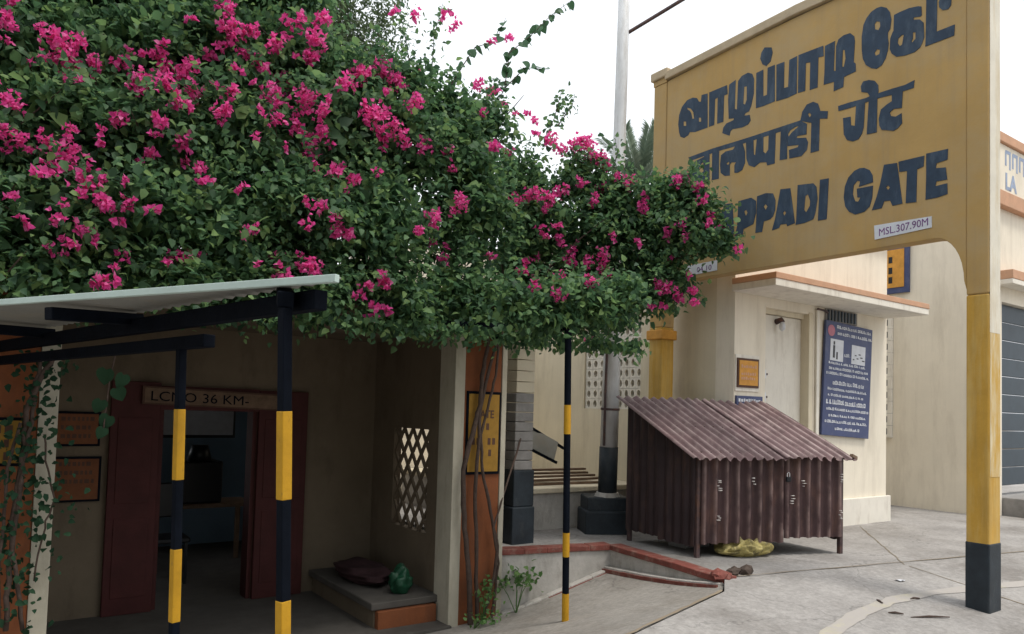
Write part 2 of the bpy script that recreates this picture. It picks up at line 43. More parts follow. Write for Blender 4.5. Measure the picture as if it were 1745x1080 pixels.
# ------------------------------------------------------------------ helpers
def wloc(o):
    v = Vector((0, 0, 0))
    while o is not None:
        v += o.location; o = o.parent
    return v
def tag(o, label=None, cat=None, group=None, kind=None):
    if label: o['label'] = label
    if cat: o['category'] = cat
    if group: o['group'] = group
    if kind: o['kind'] = kind
    return o
def thing(name, loc, label, cat, group=None):
    o = bpy.data.objects.new(name, None); COL.objects.link(o); o.location = loc
    o.empty_display_size = .1
    return tag(o, label, cat, group)
def link(name, me, parent=None, loc=(0, 0, 0)):
    o = bpy.data.objects.new(name, me); COL.objects.link(o)
    if parent is not None: o.parent = parent
    o.location = loc
    return o
class MB:
    def __init__(s): s.v = []; s.f = []
    def quad(s, a, b, c, d):
        n = len(s.v); s.v += [tuple(a), tuple(b), tuple(c), tuple(d)]; s.f.append((n, n+1, n+2, n+3)); return s
    def obox(s, o, ex, ey, ez):
        o, ex, ey, ez = map(Vector, (o, ex, ey, ez)); n = len(s.v)
        if ex.cross(ey).dot(ez) < 0: ex, ey = ey, ex
        for k in (0, 1):
            for (i, j) in ((0, 0), (1, 0), (1, 1), (0, 1)): s.v.append(tuple(o+ex*i+ey*j+ez*k))
        s.f += [tuple(n+i for i in q) for q in ((3, 2, 1, 0), (4, 5, 6, 7), (0, 1, 5, 4), (1, 2, 6, 5), (2, 3, 7, 6), (3, 0, 4, 7))]
        return s
    def box(s, x0, x1, y0, y1, z0, z1):
        return s.obox((x0, y0, z0), (x1-x0, 0, 0), (0, y1-y0, 0), (0, 0, z1-z0))
    def bar(s, a, b, wx, wz, upv=(0, 0, 1)):
        a, b = Vector(a), Vector(b); d = (b-a); sd_ = d.normalized().cross(Vector(upv)).normalized(); u_ = sd_.cross(d.normalized())
        return s.obox(a-sd_*wx/2-u_*wz/2, d, sd_*wx, u_*wz)
    def tube(s, path, r, n=8, cap=True):
        P = [Vector(p) for p in path]; rs = r if isinstance(r, (list, tuple)) else [r]*len(P)
        b0 = len(s.v); ref = Vector((.31, .17, .93))
        for i, p in enumerate(P):
            d = (P[min(i+1, len(P)-1)]-P[max(i-1, 0)]).normalized()
            if abs(d.dot(ref)) > .98: ref = Vector((1, .1, 0))
            x = d.cross(ref).normalized(); y = d.cross(x); ref = ref if abs(d.dot(ref)) < .98 else y
            for k in range(n):
                a = 2*math.pi*k/n; s.v.append(tuple(p+(x*math.cos(a)+y*math.sin(a))*rs[i]))
        for i in range(len(P)-1):
            for k in range(n):
                a = b0+i*n+k; b = b0+i*n+(k+1) % n; s.f.append((a, b, b+n, a+n))
        if cap:
            s.f.append(tuple(b0+k for k in range(n))[::-1]); e = b0+(len(P)-1)*n; s.f.append(tuple(e+k for k in range(n)))
        return s
    def prism(s, outer, holes, fn, d0, d1):
        """outline with holes in a plane; fn(u, v, depth) gives the point"""
        loops = [outer]+list(holes)
        tri = tessellate_polygon([[Vector((p[0], p[1], 0)) for p in l] for l in loops])
        flat = [p for l in loops for p in l]; n = len(s.v); N = len(flat)
        for d in (d0, d1): s.v += [tuple(fn(p[0], p[1], d)) for p in flat]
        for t in tri:
            s.f.append(tuple(n+i for i in t)); s.f.append(tuple(n+N+i for i in t[::-1]))
        k = 0
        for l in loops:
            for i in range(len(l)):
                a = k+i; b = k+(i+1) % len(l); s.f.append((n+a, n+b, n+N+b, n+N+a))
            k += len(l)
        return s
    def build(s, name, mat, parent=None, smooth=False, bevel=0):
        me = bpy.data.meshes.new(name); off = wloc(parent) if parent is not None else Vector((0, 0, 0))
        me.from_pydata([(x-off.x, y-off.y, z-off.z) for x, y, z in s.v], [], s.f)
        bm = bmesh.new(); bm.from_mesh(me); bmesh.ops.recalc_face_normals(bm, faces=bm.faces); bm.to_mesh(me); bm.free()
        if smooth:
            for p in me.polygons: p.use_smooth = True
        me.materials.append(mat)
        o = link(name, me, parent)
        if bevel:
            b = o.modifiers.new('bevel', 'BEVEL'); b.width = bevel; b.segments = 2; b.limit_method = 'ANGLE'; b.harden_normals = False
        return o
def box(name, mat, parent, x0, x1, y0, y1, z0, z1, bevel=.006): return MB().box(x0, x1, y0, y1, z0, z1).build(name, mat, parent, bevel=bevel)
def fine(o): o['kind'] = 'stuff'; return o      # marks too small to pick apart
def jit(a): return random.uniform(-a, a)

# ------------------------------------------------------------------ materials
def mat(name, col, rough=.8, var=.12, scale=3, bump=.15, bscale=60, dirt=None, dirt_amt=0, dscale=(2, 2, 2), dlo=.5, dhi=.68, spec=.3, metal=0, island=0, streak=None):
    m_ = bpy.data.materials.new(name); m_.use_nodes = True; n = m_.node_tree.nodes; L = m_.node_tree.links
    p = n['Principled BSDF']; p.inputs['Roughness'].default_value = rough; p.inputs['Metallic'].default_value = metal
    p.inputs['Specular IOR Level'].default_value = spec
    g = n.new('ShaderNodeNewGeometry')
    nz = n.new('ShaderNodeTexNoise'); nz.inputs['Scale'].default_value = scale; nz.inputs['Detail'].default_value = 8; nz.inputs['Roughness'].default_value = .65
    L.new(g.outputs['Position'], nz.inputs['Vector'])
    rp = n.new('ShaderNodeValToRGB'); e = rp.color_ramp.elements
    e[0].position = .3; e[1].position = .7
    e[0].color = [c*(1-var) for c in col]+[1]; e[1].color = [min(1, c*(1+var)) for c in col]+[1]
    L.new(nz.outputs['Fac'], rp.inputs[0]); out = rp.outputs[0]
    if dirt:
        mp = n.new('ShaderNodeMapping'); mp.inputs['Scale'].default_value = dscale; L.new(g.outputs['Position'], mp.inputs[0])
        n2 = n.new('ShaderNodeTexNoise'); n2.inputs['Scale'].default_value = 1; n2.inputs['Detail'].default_value = 9; n2.inputs['Roughness'].default_value = .7
        L.new(mp.outputs[0], n2.inputs['Vector'])
        r2 = n.new('ShaderNodeMapRange'); r2.inputs[1].default_value = dlo; r2.inputs[2].default_value = dhi; r2.inputs[4].default_value = dirt_amt
        L.new(n2.outputs['Fac'], r2.inputs[0])
        mm = n.new('ShaderNodeMix'); mm.data_type = 'RGBA'; mm.inputs[7].default_value = list(dirt)+[1]
        L.new(r2.outputs[0], mm.inputs[0]); L.new(out, mm.inputs[6]); out = mm.outputs[2]
    if streak:
        mp = n.new('ShaderNodeMapping'); mp.inputs['Scale'].default_value = (11, 11, .5); L.new(g.outputs['Position'], mp.inputs[0])
        n4 = n.new('ShaderNodeTexNoise'); n4.inputs['Scale'].default_value = 1; n4.inputs['Detail'].default_value = 7; n4.inputs['Roughness'].default_value = .7; L.new(mp.outputs[0], n4.inputs['Vector'])
        r4 = n.new('ShaderNodeMapRange'); r4.inputs[1].default_value = .5; r4.inputs[2].default_value = .72; r4.inputs[4].default_value = streak[3]; L.new(n4.outputs['Fac'], r4.inputs[0])
        m4 = n.new('ShaderNodeMix'); m4.data_type = 'RGBA'; m4.inputs[7].default_value = list(streak[:3])+[1]; L.new(r4.outputs[0], m4.inputs[0]); L.new(out, m4.inputs[6]); out = m4.outputs[2]
    if island:
        hs = n.new('ShaderNodeHueSaturation'); mr = n.new('ShaderNodeMapRange'); mr.inputs[3].default_value = 1-island; mr.inputs[4].default_value = 1+island
        L.new(g.outputs['Random Per Island'], mr.inputs[0]); L.new(mr.outputs[0], hs.inputs['Value']); L.new(out, hs.inputs['Color']); out = hs.outputs[0]
    L.new(out, p.inputs['Base Color'])
    if bump:
        n3 = n.new('ShaderNodeTexNoise'); n3.inputs['Scale'].default_value = bscale; n3.inputs['Detail'].default_value = 6
        L.new(g.outputs['Position'], n3.inputs['Vector'])
        b = n.new('ShaderNodeBump'); b.inputs['Strength'].default_value = bump; b.inputs['Distance'].default_value = .01
        L.new(n3.outputs['Fac'], b.inputs['Height']); L.new(b.outputs[0], p.inputs['Normal'])
    return m_
def leafmat(name, cols, trans=.35, rough=.5, spec=.35):
    m_ = bpy.data.materials.new(name); m_.use_nodes = True; n = m_.node_tree.nodes; L = m_.node_tree.links
    p = n['Principled BSDF']; p.inputs['Roughness'].default_value = rough; p.inputs['Specular IOR Level'].default_value = spec
    g = n.new('ShaderNodeNewGeometry'); rp = n.new('ShaderNodeValToRGB'); cr = rp.color_ramp
    while len(cr.elements) < len(cols): cr.elements.new(.5)
    for i, c in enumerate(cols): cr.elements[i].position = i/(len(cols)-1); cr.elements[i].color = list(c)+[1]
    L.new(g.outputs['Random Per Island'], rp.inputs[0]); L.new(rp.outputs[0], p.inputs['Base Color'])
    t = n.new('ShaderNodeBsdfTranslucent'); L.new(rp.outputs[0], t.inputs[0]); ms = n.new('ShaderNodeMixShader'); ms.inputs[0].default_value = trans
    L.new(p.outputs[0], ms.inputs[1]); L.new(t.outputs[0], ms.inputs[2]); L.new(ms.outputs[0], n['Material Output'].inputs[0])
    return m_
def concrete(name, c1, c2, stain):
    m_ = mat(name, c1, .9, .18, 1.3, .35, 45, dirt=stain, dirt_amt=.8, dscale=(1.1, 1.1, 1.1), dlo=.46, dhi=.66, spec=.2)
    n = m_.node_tree.nodes; L = m_.node_tree.links; p = n['Principled BSDF']; src = p.inputs['Base Color'].links[0].from_socket
    g = n.new('ShaderNodeNewGeometry')
    f = n.new('ShaderNodeTexNoise'); f.inputs['Scale'].default_value = 22; f.inputs['Detail'].default_value = 10; f.inputs['Roughness'].default_value = .8; L.new(g.outputs['Position'], f.inputs['Vector'])
    r = n.new('ShaderNodeMapRange'); r.inputs[1].default_value = .35; r.inputs[2].default_value = .7; r.inputs[3].default_value = .72; r.inputs[4].default_value = 1.18; L.new(f.outputs['Fac'], r.inputs[0])
    # hairline cracks
    wn = n.new('ShaderNodeTexNoise'); wn.inputs['Scale'].default_value = 2.2; wn.inputs['Detail'].default_value = 5; L.new(g.outputs['Position'], wn.inputs['Vector'])
    ad = n.new('ShaderNodeMix'); ad.data_type = 'VECTOR'; ad.inputs[0].default_value = .35; L.new(g.outputs['Position'], ad.inputs[4]); L.new(wn.outputs['Color'], ad.inputs[5])
    vo = n.new('ShaderNodeTexVoronoi'); vo.feature = 'DISTANCE_TO_EDGE'; vo.inputs['Scale'].default_value = .75; L.new(ad.outputs[1], vo.inputs['Vector'])
    r3 = n.new('ShaderNodeMapRange'); r3.inputs[1].default_value = .0; r3.inputs[2].default_value = .004; r3.inputs[3].default_value = .72; r3.inputs[4].default_value = 1; L.new(vo.outputs['Distance'], r3.inputs[0])
    mu = n.new('ShaderNodeMath'); mu.operation = 'MULTIPLY'; L.new(r.outputs[0], mu.inputs[0]); L.new(r3.outputs[0], mu.inputs[1])
    hs = n.new('ShaderNodeHueSaturation'); L.new(mu.outputs[0], hs.inputs['Value']); L.new(src, hs.inputs['Color']); L.new(hs.outputs[0], p.inputs['Base Color'])
    return m_

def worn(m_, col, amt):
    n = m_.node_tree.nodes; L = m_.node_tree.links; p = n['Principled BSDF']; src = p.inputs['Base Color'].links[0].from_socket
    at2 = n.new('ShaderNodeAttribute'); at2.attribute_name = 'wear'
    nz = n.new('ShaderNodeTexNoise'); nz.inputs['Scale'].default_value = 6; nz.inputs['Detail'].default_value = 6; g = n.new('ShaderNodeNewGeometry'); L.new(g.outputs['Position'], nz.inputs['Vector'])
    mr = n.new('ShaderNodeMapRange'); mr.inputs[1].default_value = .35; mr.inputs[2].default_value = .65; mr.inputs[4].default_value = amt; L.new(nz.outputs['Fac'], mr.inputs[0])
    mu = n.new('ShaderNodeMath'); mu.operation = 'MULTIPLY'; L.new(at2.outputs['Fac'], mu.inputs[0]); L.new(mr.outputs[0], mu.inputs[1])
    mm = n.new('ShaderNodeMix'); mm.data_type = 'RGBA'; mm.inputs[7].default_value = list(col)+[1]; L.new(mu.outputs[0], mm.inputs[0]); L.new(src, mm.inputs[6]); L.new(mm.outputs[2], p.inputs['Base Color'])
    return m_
GREY = (.24, .20, .15)
M = dict(
 earth=mat('earth', (.22, .18, .13), .95, .25, .5, .3, 30),
 platform=concrete('platform_concrete', (.345, .33, .315), None, (.20, .185, .17)),
 ramp=concrete('ramp_concrete', (.315, .297, .272), None, (.20, .18, .155)),
 kerb=mat('kerb_plaster', (.46, .44, .41), .9, .15, 5, .3, 50, dirt=(.22, .20, .17), dirt_amt=.6, dscale=(6, 6, 3)),
 red=mat('red_oxide_paint', (.19, .058, .045), .75, .25, 9, .3, 60, dirt=(.30, .22, .18), dirt_amt=.6, dscale=(10, 10, 10)),
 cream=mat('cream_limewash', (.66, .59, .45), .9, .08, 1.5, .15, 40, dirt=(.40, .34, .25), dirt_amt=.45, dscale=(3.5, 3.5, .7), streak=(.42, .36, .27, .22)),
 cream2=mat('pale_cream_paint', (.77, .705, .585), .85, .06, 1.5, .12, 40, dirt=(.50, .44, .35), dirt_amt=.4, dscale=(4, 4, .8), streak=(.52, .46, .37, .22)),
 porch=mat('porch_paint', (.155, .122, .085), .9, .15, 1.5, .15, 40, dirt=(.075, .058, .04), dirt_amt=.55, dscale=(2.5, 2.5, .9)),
 white=mat('off_white_paint', (.74, .70, .62), .8, .06, 4, .1, 50, dirt=(.45, .40, .33), dirt_amt=.5, dscale=(8, 8, 2)),
 orange=mat('orange_paint', (.215, .072, .028), .85, .15, 4, .2, 50, dirt=(.12, .052, .03), dirt_amt=.5, dscale=(6, 6, 2)),
 salmon=mat('salmon_band_paint', (.54, .315, .20), .85, .12, 5, .2, 50, dirt=(.45, .30, .2), dirt_amt=.5, dscale=(4, 4, 9)),
 ochre=mat('ochre_board_paint', (.45, .292, .108), .75, .10, 1.6, .12, 50, dirt=(.42, .325, .19), dirt_amt=.75, dscale=(2.2, 1.2, 1.6), dlo=.42, dhi=.7, streak=(.32, .235, .14, .4)),
 yellow=mat('yellow_post_paint', (.52, .30, .050), .7, .12, 5, .15, 60, dirt=(.60, .46, .20), dirt_amt=.6, dscale=(9, 9, 1.2), dlo=.45, dhi=.68, streak=(.33, .22, .07, .5)),
 bleach=mat('sunlit_faded_whitewash', (.70, .66, .56), .85, .1, 4, .15, 50, dirt=(.55, .44, .27), dirt_amt=.7, dscale=(9, 9, 1.2)),  # faded paint with the end face's sun brightness in the colour
 sunlit_pale2=mat('sunlit_worn_whitewash', (.64, .55, .36), .85, .1, 4, .15, 50, dirt=(.55, .34, .08), dirt_amt=1, dscale=(8, 8, 1.6), dlo=.40, dhi=.58),  # worn paint, its pale part also carrying painted sun brightness
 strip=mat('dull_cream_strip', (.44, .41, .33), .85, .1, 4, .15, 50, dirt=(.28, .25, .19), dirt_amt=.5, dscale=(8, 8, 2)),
 dimsign=mat('dim_brown_sign', (.17, .062, .025), .75, .2, 9, .1),
 soil=mat('dark_soil', (.075, .055, .045), .95, .3, 20, .4, 60),
 cement=mat('bare_moulding', (.47, .38, .26), .9, .15, 6, .3, 50),
 letter=mat('slate_blue_paint', (.026, .048, .082), .6, .25, 7, .1, 60, dirt=(.085, .12, .16), dirt_amt=.6, dscale=(9, 9, 3)),
 navy=mat('navy_black_paint', (.022, .030, .038), .55, .3, 6, .2, 60, dirt=(.10, .10, .095), dirt_amt=.45, dscale=(9, 9, 4), dlo=.55, dhi=.8),
 black=mat('black_paint', (.005, .007, .012), .7, .3, 8, .15, 60, spec=.05),
 band=mat('yellow_band_paint', (.50, .265, .012), .65, .15, 9, .2, 60, dirt=(.16, .10, .04), dirt_amt=.8, dscale=(40, 40, 16), dlo=.60, dhi=.72),
 purple=mat('purple_print', (.16, .06, .20), .7, .2, 9, 0),
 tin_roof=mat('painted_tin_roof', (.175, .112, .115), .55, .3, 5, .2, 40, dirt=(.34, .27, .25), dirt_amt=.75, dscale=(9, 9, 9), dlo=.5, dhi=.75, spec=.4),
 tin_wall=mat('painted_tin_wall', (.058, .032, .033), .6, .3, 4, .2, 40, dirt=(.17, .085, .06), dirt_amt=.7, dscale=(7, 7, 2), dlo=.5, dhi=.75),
 tin_side=mat('shaded_stained_tin', (.034, .022, .024), .65, .3, 4, .2, 40, dirt=(.11, .06, .045), dirt_amt=.6, dscale=(7, 7, 2)),  # darker copy of the front tin: side shade put into the colour
 steel=mat('dark_angle_steel', (.075, .05, .05), .6, .3, 9, .2, 60, dirt=(.2, .09, .05), dirt_amt=.6, dscale=(12, 12, 12)),
 scuff=mat('white_scuff', (.6, .57, .54), .8, .2, 9, 0),
 galv=mat('galvanised_sheet', (.26, .26, .24), .5, .15, 3, .1, 40, dirt=(.28, .25, .20), dirt_amt=.6, dscale=(4, 4, 4), metal=.2),
 trim=mat('pale_green_trim', (.50, .62, .58), .5, .08, 5, .05, 40),
 pole=mat('silver_pole_paint', (.70, .71, .72), .5, .10, 3, .1, 40, dirt=(.36, .33, .28), dirt_amt=.6, dscale=(9, 9, 1.2), metal=.1),
 maroon=mat('maroon_paint', (.062, .015, .014), .7, .2, 6, .15, 50),
 room=mat('office_wall', (.20, .29, .38), .8, .1, 2, .1, 40),
 gloss=mat('dark_plastic', (.012, .013, .016), .35, .2, 8, 0),
 blue=mat('navy_enamel', (.052, .068, .155), .5, .12, 4, .05, 40, dirt=(.12, .13, .2), dirt_amt=.5, dscale=(5, 5, 5)),
 ink=mat('white_enamel', (.62, .64, .68), .6, .1, 9, 0),
 pinkd=mat('faded_red_disc', (.45, .17, .22), .6, .15, 9, 0),
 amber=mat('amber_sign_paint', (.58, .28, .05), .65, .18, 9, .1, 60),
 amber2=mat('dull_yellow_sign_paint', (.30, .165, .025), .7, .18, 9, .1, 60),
 pcement=mat('dark_porch_cement', (.085, .078, .07), .85, .2, 5, .2, 50),
 brown=mat('brown_sign_edge', (.09, .045, .03), .7, .2, 9, .1),
 shutter=mat('slate_shutter', (.045, .062, .078), .5, .12, 4, .05, 40),
 stone=mat('grey_block', (.25, .24, .23), .95, .2, 8, .4, 40),
 wood=mat('weathered_wood', (.16, .105, .07), .85, .3, 9, .3, 50),
 bark=mat('vine_bark', (.075, .052, .042), .9, .3, 20, .5, 60),
 sack=mat('yellow_plastic_sack', (.44, .37, .14), .5, .3, 14, .3, 60, dirt=(.13, .11, .05), dirt_amt=.9, dscale=(16, 5, 9), dlo=.48, dhi=.6),
 bag=mat('green_polythene', (.010, .055, .028), .4, .3, 10, .2, 40),
 cloth=mat('maroon_bundle', (.035, .016, .018), .9, .3, 14, .3, 60),
 leaf=leafmat('bougainvillea_leaf', [(.050, .105, .060), (.070, .150, .075), (.10, .20, .09), (.135, .25, .105), (.22, .34, .12)], .5, .55, .3),
 bract=leafmat('pink_bract', [(.68, .05, .26), (.82, .09, .38), (.88, .14, .45), (.92, .28, .56)], .5, .7, .1),
 bigleaf=leafmat('heart_leaf', [(.035, .09, .045), (.05, .13, .06), (.08, .16, .08)]),
 darkleaf=leafmat('dark_heart_leaf', [(.018, .05, .028), (.03, .07, .035)], .2, .7, .1),
 treeleaf=leafmat('neem_leaf', [(.07, .11, .06), (.10, .15, .075), (.15, .20, .10)], .5),
 plant=leafmat('plant_leaf', [(.07, .16, .05), (.10, .21, .06), (.16, .27, .09)], .4),
 palm=leafmat('palm_leaf', [(.15, .21, .16), (.20, .26, .19), (.26, .32, .24)], .5),
)

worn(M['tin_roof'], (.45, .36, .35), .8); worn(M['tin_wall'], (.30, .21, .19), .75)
# ------------------------------------------------------------------ ground
S1, S2, S3, S4 = [Vector(s) for s in DATA['S']]
def apron(x, y): return max(-.45, min(0, -.4747+.01794*x+.09861*y))
CP = np.array([(3.965, 5.70, -.58), (5.074, 5.45, -.226), (4.9, 3.9, -.05), (4.63, 3.70, -.027), (3.375, 3.39, -.08), (1.8, 3.01, -.146), (0, 2.57, -.22), (-3, 1.85, -.35),
      (3.4, 5.65, -.62), (2, 5.5, -.64), (0, 5.5, -.66), (-3, 5.5, -.68), (-6, 5.5, -.7), (-6, 1.1, -.45), (3.4, 7.5, -.63), (0, 7.5, -.66), (-6, 7.5, -.7)])
def tps_fit(cp):
    n = len(cp); d = np.linalg.norm(cp[:, None, :2]-cp[None, :, :2], axis=2)
    K = np.where(d > 0, d*d*np.log(np.maximum(d, 1e-9)), 0); P_ = np.c_[np.ones(n), cp[:, :2]]
    Am = np.block([[K, P_], [P_.T, np.zeros((3, 3))]]); return np.linalg.solve(Am, np.r_[cp[:, 2], 0, 0, 0])
TW = tps_fit(CP)
def ramp(x, y):
    d = np.hypot(CP[:, 0]-x, CP[:, 1]-y); K = np.where(d > 0, d*d*np.log(np.maximum(d, 1e-9)), 0)
    return max(-.7, min(0, float(K@TW[:-3]+TW[-3]+TW[-2]*x+TW[-1]*y)))
def sheet(name, poly, zf, matl, cuts, lift=0, parent=None):
    bm = bmesh.new(); bm.faces.new([bm.verts.new((x, y, 0)) for x, y in poly])
    for axis, vals in cuts:
        for v in vals:
            pc = [0, 0, 0]; pc[axis] = v; no = [0, 0, 0]; no[axis] = 1
            bmesh.ops.bisect_plane(bm, geom=bm.verts[:]+bm.edges[:]+bm.faces[:], plane_co=pc, plane_no=no)
    bmesh.ops.triangulate(bm, faces=[f for f in bm.faces if len(f.verts) > 4])
    for v in bm.verts: v.co.z = zf(v.co.x, v.co.y)+lift
    bmesh.ops.recalc_face_normals(bm, faces=bm.faces)
    if sum(f.normal.z for f in bm.faces) < 0: bmesh.ops.reverse_faces(bm, faces=bm.faces)
    me = bpy.data.meshes.new(name); bm.to_mesh(me); bm.free(); me.materials.append(matl)
    return link(name, me, parent)
tag(MB().quad((-300, -300, -.9), (300, -300, -.9), (300, 300, -.9), (-300, 300, -.9)).build('ground', M['earth']), kind='structure')
J0, J1 = (4.63, 3.70), (3.375, 3.39); J2 = (-6, 1.125)
g = sheet('platform_pavement', [(3.95, 5.75), (S2.x, S2.y), (S3.x, S3.y), J0, J1, J2, (-6, -8), (40, -8), (40, 30), (3.95, 30)], apron, M['platform'],
          [(0, np.arange(-5.5, 9, .5)), (1, np.arange(-7.5, 5.9, .25))])
tag(g, kind='structure')
g = sheet('ramp_pavement', [(3.95, 5.75), (S2.x, S2.y), (S3.x, S3.y), (J0[0]-.02, J0[1]+.012), (J1[0]-.004, J1[1]+.016), (-6, 1.142), (-6, 7.45), (3.95, 7.45)], ramp, M['ramp'],
          [(0, np.arange(-5.5, 5, .25)), (1, np.arange(1.25, 7.4, .25))])
tag(g, kind='structure')
# kerb: plastered face with red coping
kerb = thing('kerb', (S2.x, S2.y, 0), 'plastered step with a red painted edge between ramp and platform', 'kerb')
kerb['kind'] = 'structure'
KP = [Vector((3.95, 5.72, 0)), S2, Vector((S3.x-.02, S3.y-.02, 0))]
mb = MB(); mc = MB(); ml = MB(); mr = MB()
for a, b in zip(KP[:-1], KP[1:]):
    nseg = 5; d = (b-a)/nseg; out_ = Vector((d.y, -d.x, 0)).normalized()
    if out_.dot(Vector((4.2, 4.6, 0))-a) < 0: out_ = -out_
    for i in range(nseg):
        p, q = a+d*i, a+d*(i+1); zp, zq = ramp(p.x, p.y)-.06, ramp(q.x, q.y)-.06
        def strip(mb_, o0, o1, za, zb, ta, tb):
            n = len(mb_.v)
            for (pt, z0, z1) in ((p, za, ta), (q, zb, tb)):
                for (o_, z_) in ((o0, z0), (o1, z0), (o1, z1), (o0, z1)):
                    mb_.v.append((pt.x+out_.x*o_, pt.y+out_.y*o_, z_))
            mb_.f += [tuple(n+k for k in f) for f in ((0, 1, 2, 3), (7, 6, 5, 4), (0, 4, 5, 1), (1, 5, 6, 2), (2, 6, 7, 3), (3, 7, 4, 0))]
        strip(mb, -.10, .0, zp, zq, -.045, -.045)
        strip(mc, -.13, .022, -.043+jit(.004), -.043+jit(.004), .012+jit(.005), .012+jit(.005))
        strip(ml, .002, .075, zp, zq, zp+.085, zq+.085)
        strip(mr, .076, .098, zp, zq, zp+.068+jit(.004), zq+.068+jit(.004))
mb.build('plaster_face', M['kerb'], kerb); mc.build('coping', M['red'], kerb, bevel=.008); ml.build('ledge', M['kerb'], kerb, bevel=.008); mr.build('painted_line', M['red'], kerb)
# broken concrete at the kerb's end
for i in range(15):
    t = i/14; x = S3.x-.06+.42*t+jit(.04); y = S3.y+.03+.05*t+jit(.05); r = random.uniform(.028, .065)
    bm = bmesh.new(); bmesh.ops.create_icosphere(bm, subdivisions=1, radius=r)
    for v in bm.verts: v.co = Vector((v.co.x*1.3, v.co.y, v.co.z*.75))*(1+jit(.3))
    me = bpy.data.meshes.new('rubble'); bm.to_mesh(me); bm.free(); me.materials.append(M['red'] if i < 5 else M['soil'])
    o = link('rubble_stone', me, None, (x, y, apron(x, y)+r*.4))
    tag(o, 'red stained lump of broken concrete at the kerb end' if i < 5 else 'small dark lump of broken concrete beside the kerb end', 'rubble', 'broken lumps at the end of the kerb')

# ------------------------------------------------------------------ station name board
XB = 6.178
nb = thing('station_name_board', (XB+.1, 4.3, -.08), 'tall ochre concrete station name board on two posts with blue lettering in three scripts', 'signboard')
fx = lambda u, v, d: (XB+d, u, v)
yR, yL = 2.50, 5.86     # board between the posts
zb, zt = 2.79, 5.17
ol = [(yL, zt-.03), ((yL*.75+yR*.25), zt+.005), ((yL+yR)/2, zt+.015), (yL*.25+yR*.75, zt+.005), (yR+.165, zt-.03), (yR+.165, 2.34)]
for k in range(9):
    a = math.pi/2*k/8; ol.append((yR+.185+.22*(1-math.cos(a)), 2.42+(zb-2.42)*math.sin(a)))
for k in range(9):
    a = math.pi/2*k/8; ol.append((yL-.02-.22*(1-math.sin(a)), 2.42+(zb-2.42)*math.cos(a)))
ol.append((yL, 2.34))
MB().prism(ol, [], fx, .012, .15).build('board_panel', M['ochre'], nb, bevel=.006)
MB().prism([(yL+.01, zt-.02), ((yL+yR)/2, zt+.025), (yR, zt-.02), (yR, zt+.07), ((yL+yR)/2, zt+.12), (yL+.01, zt+.07)], [], fx, -.03, .19).build('top_moulding', M['cement'], nb, bevel=.01)
for (y0, y1, hidden) in ((yR, yR+.165, 0), (yL+.001, yL+.20, 1)):
    p = box('post', M['yellow'], nb, XB, XB+.20, y0, y1, -.2, 2.30, .014)
    MB().box(XB+.001, XB+.199, y0+.001, y1-.001, 2.30, zt-.04).build('upper_shaft', M['ochre'], p, bevel=.012)
    z1 = .40 if not hidden else .45
    MB().box(XB-.004, XB+.204, y0-.004, y1+.004, -.25, z1).build('base_band', M['navy'], p, bevel=.012)
    if not hidden:
        MB().box(XB+.012, XB+.188, y0-.003, y0-.0005, 2.0, zt-.06).build('sunlit_bleached_face', M['bleach'], p)  # pale sheet: bleached paint plus sun brightness painted on the end face
        MB().box(XB+.014, XB+.186, y0-.003, y0-.0005, .9, 1.998).build('sunlit_worn_face', M['sunlit_pale2'], p)  # where the painted sun brightness fades into worn yellow
    MB().box(XB-.035, XB+.235, y0-.03, y1+.03, zt+.02, zt+.12).build('cap', M['cement'], p, bevel=.015)
    MB().box(XB-.004, XB+.204, y0-.003, y1+.003, zt-.04, zt+.02).build('post_head', M['ochre'], p)
    if hidden: MB().box(XB-.025, XB+.225, y0-.025, y1+.025, 2.16, 2.27).build('corbel', M['amber'], p, bevel=.012)
for key, nm in (('tamil', 'tamil_letter'), ('hindi', 'hindi_letter'), ('english', 'english_letter')):
    for i, (o_, hs) in enumerate(DATA[key]): MB().prism(o_, hs, fx, .012-.0025-i*.00025, .0125).build(nm, M['letter'], nb)

def text(name, s, size, origin, right, upv, matl, parent, bold=.0, sx=1, ext=.001, align='LEFT'):
    cu = bpy.data.curves.new(name, 'FONT'); cu.body = s; cu.size = size; cu.extrude = ext; cu.offset = bold; cu.align_x = align; cu.resolution_u = 3
    o = bpy.data.objects.new(name, cu); COL.objects.link(o)
    dg = bpy.context.evaluated_depsgraph_get(); me = bpy.data.meshes.new_from_object(o.evaluated_get(dg)); bpy.data.objects.remove(o); bpy.data.curves.remove(cu)
    R_, U_ = Vector(right), Vector(upv); N_ = R_.normalized().cross(U_.normalized()); O_ = Vector(origin)-wloc(parent)
    for v in me.vertices: v.co = O_+R_*v.co.x*sx+U_*v.co.y+N_*v.co.z
    me.materials.clear(); me.materials.append(matl); me.name = name
    return fine(link(name, me, parent))
for key, s in (('plate_r', 'MSL.307.90M'), ('plate_l', '04 10')):
    q = DATA[key]; p = MB().prism(q, [], fx, .005, .0125).build('level_plate', M['ink'], nb)
    a, b, d = q[3], q[2], q[0]
    rv = Vector((0, b[0]-a[0], b[1]-a[1])); h = d[1]-a[1]
    txt = text('lettering', s, h*.72, (XB+.0045, a[0]+rv.y*(.07 if key == 'plate_r' else .45), a[1]+h*.2), rv.normalized(), (0, 0, 1), M['purple'], p, bold=0, sx=.9)
    me = txt.data; wmax = max(v.co.y for v in me.vertices)-min(v.co.y for v in me.vertices)
    k = abs(rv.y)*(.86 if key == 'plate_r' else .4)/max(wmax, 1e-4); y0 = max(v.co.y for v in me.vertices)
    for v in me.vertices: v.co.y = y0+(v.co.y-y0)*k

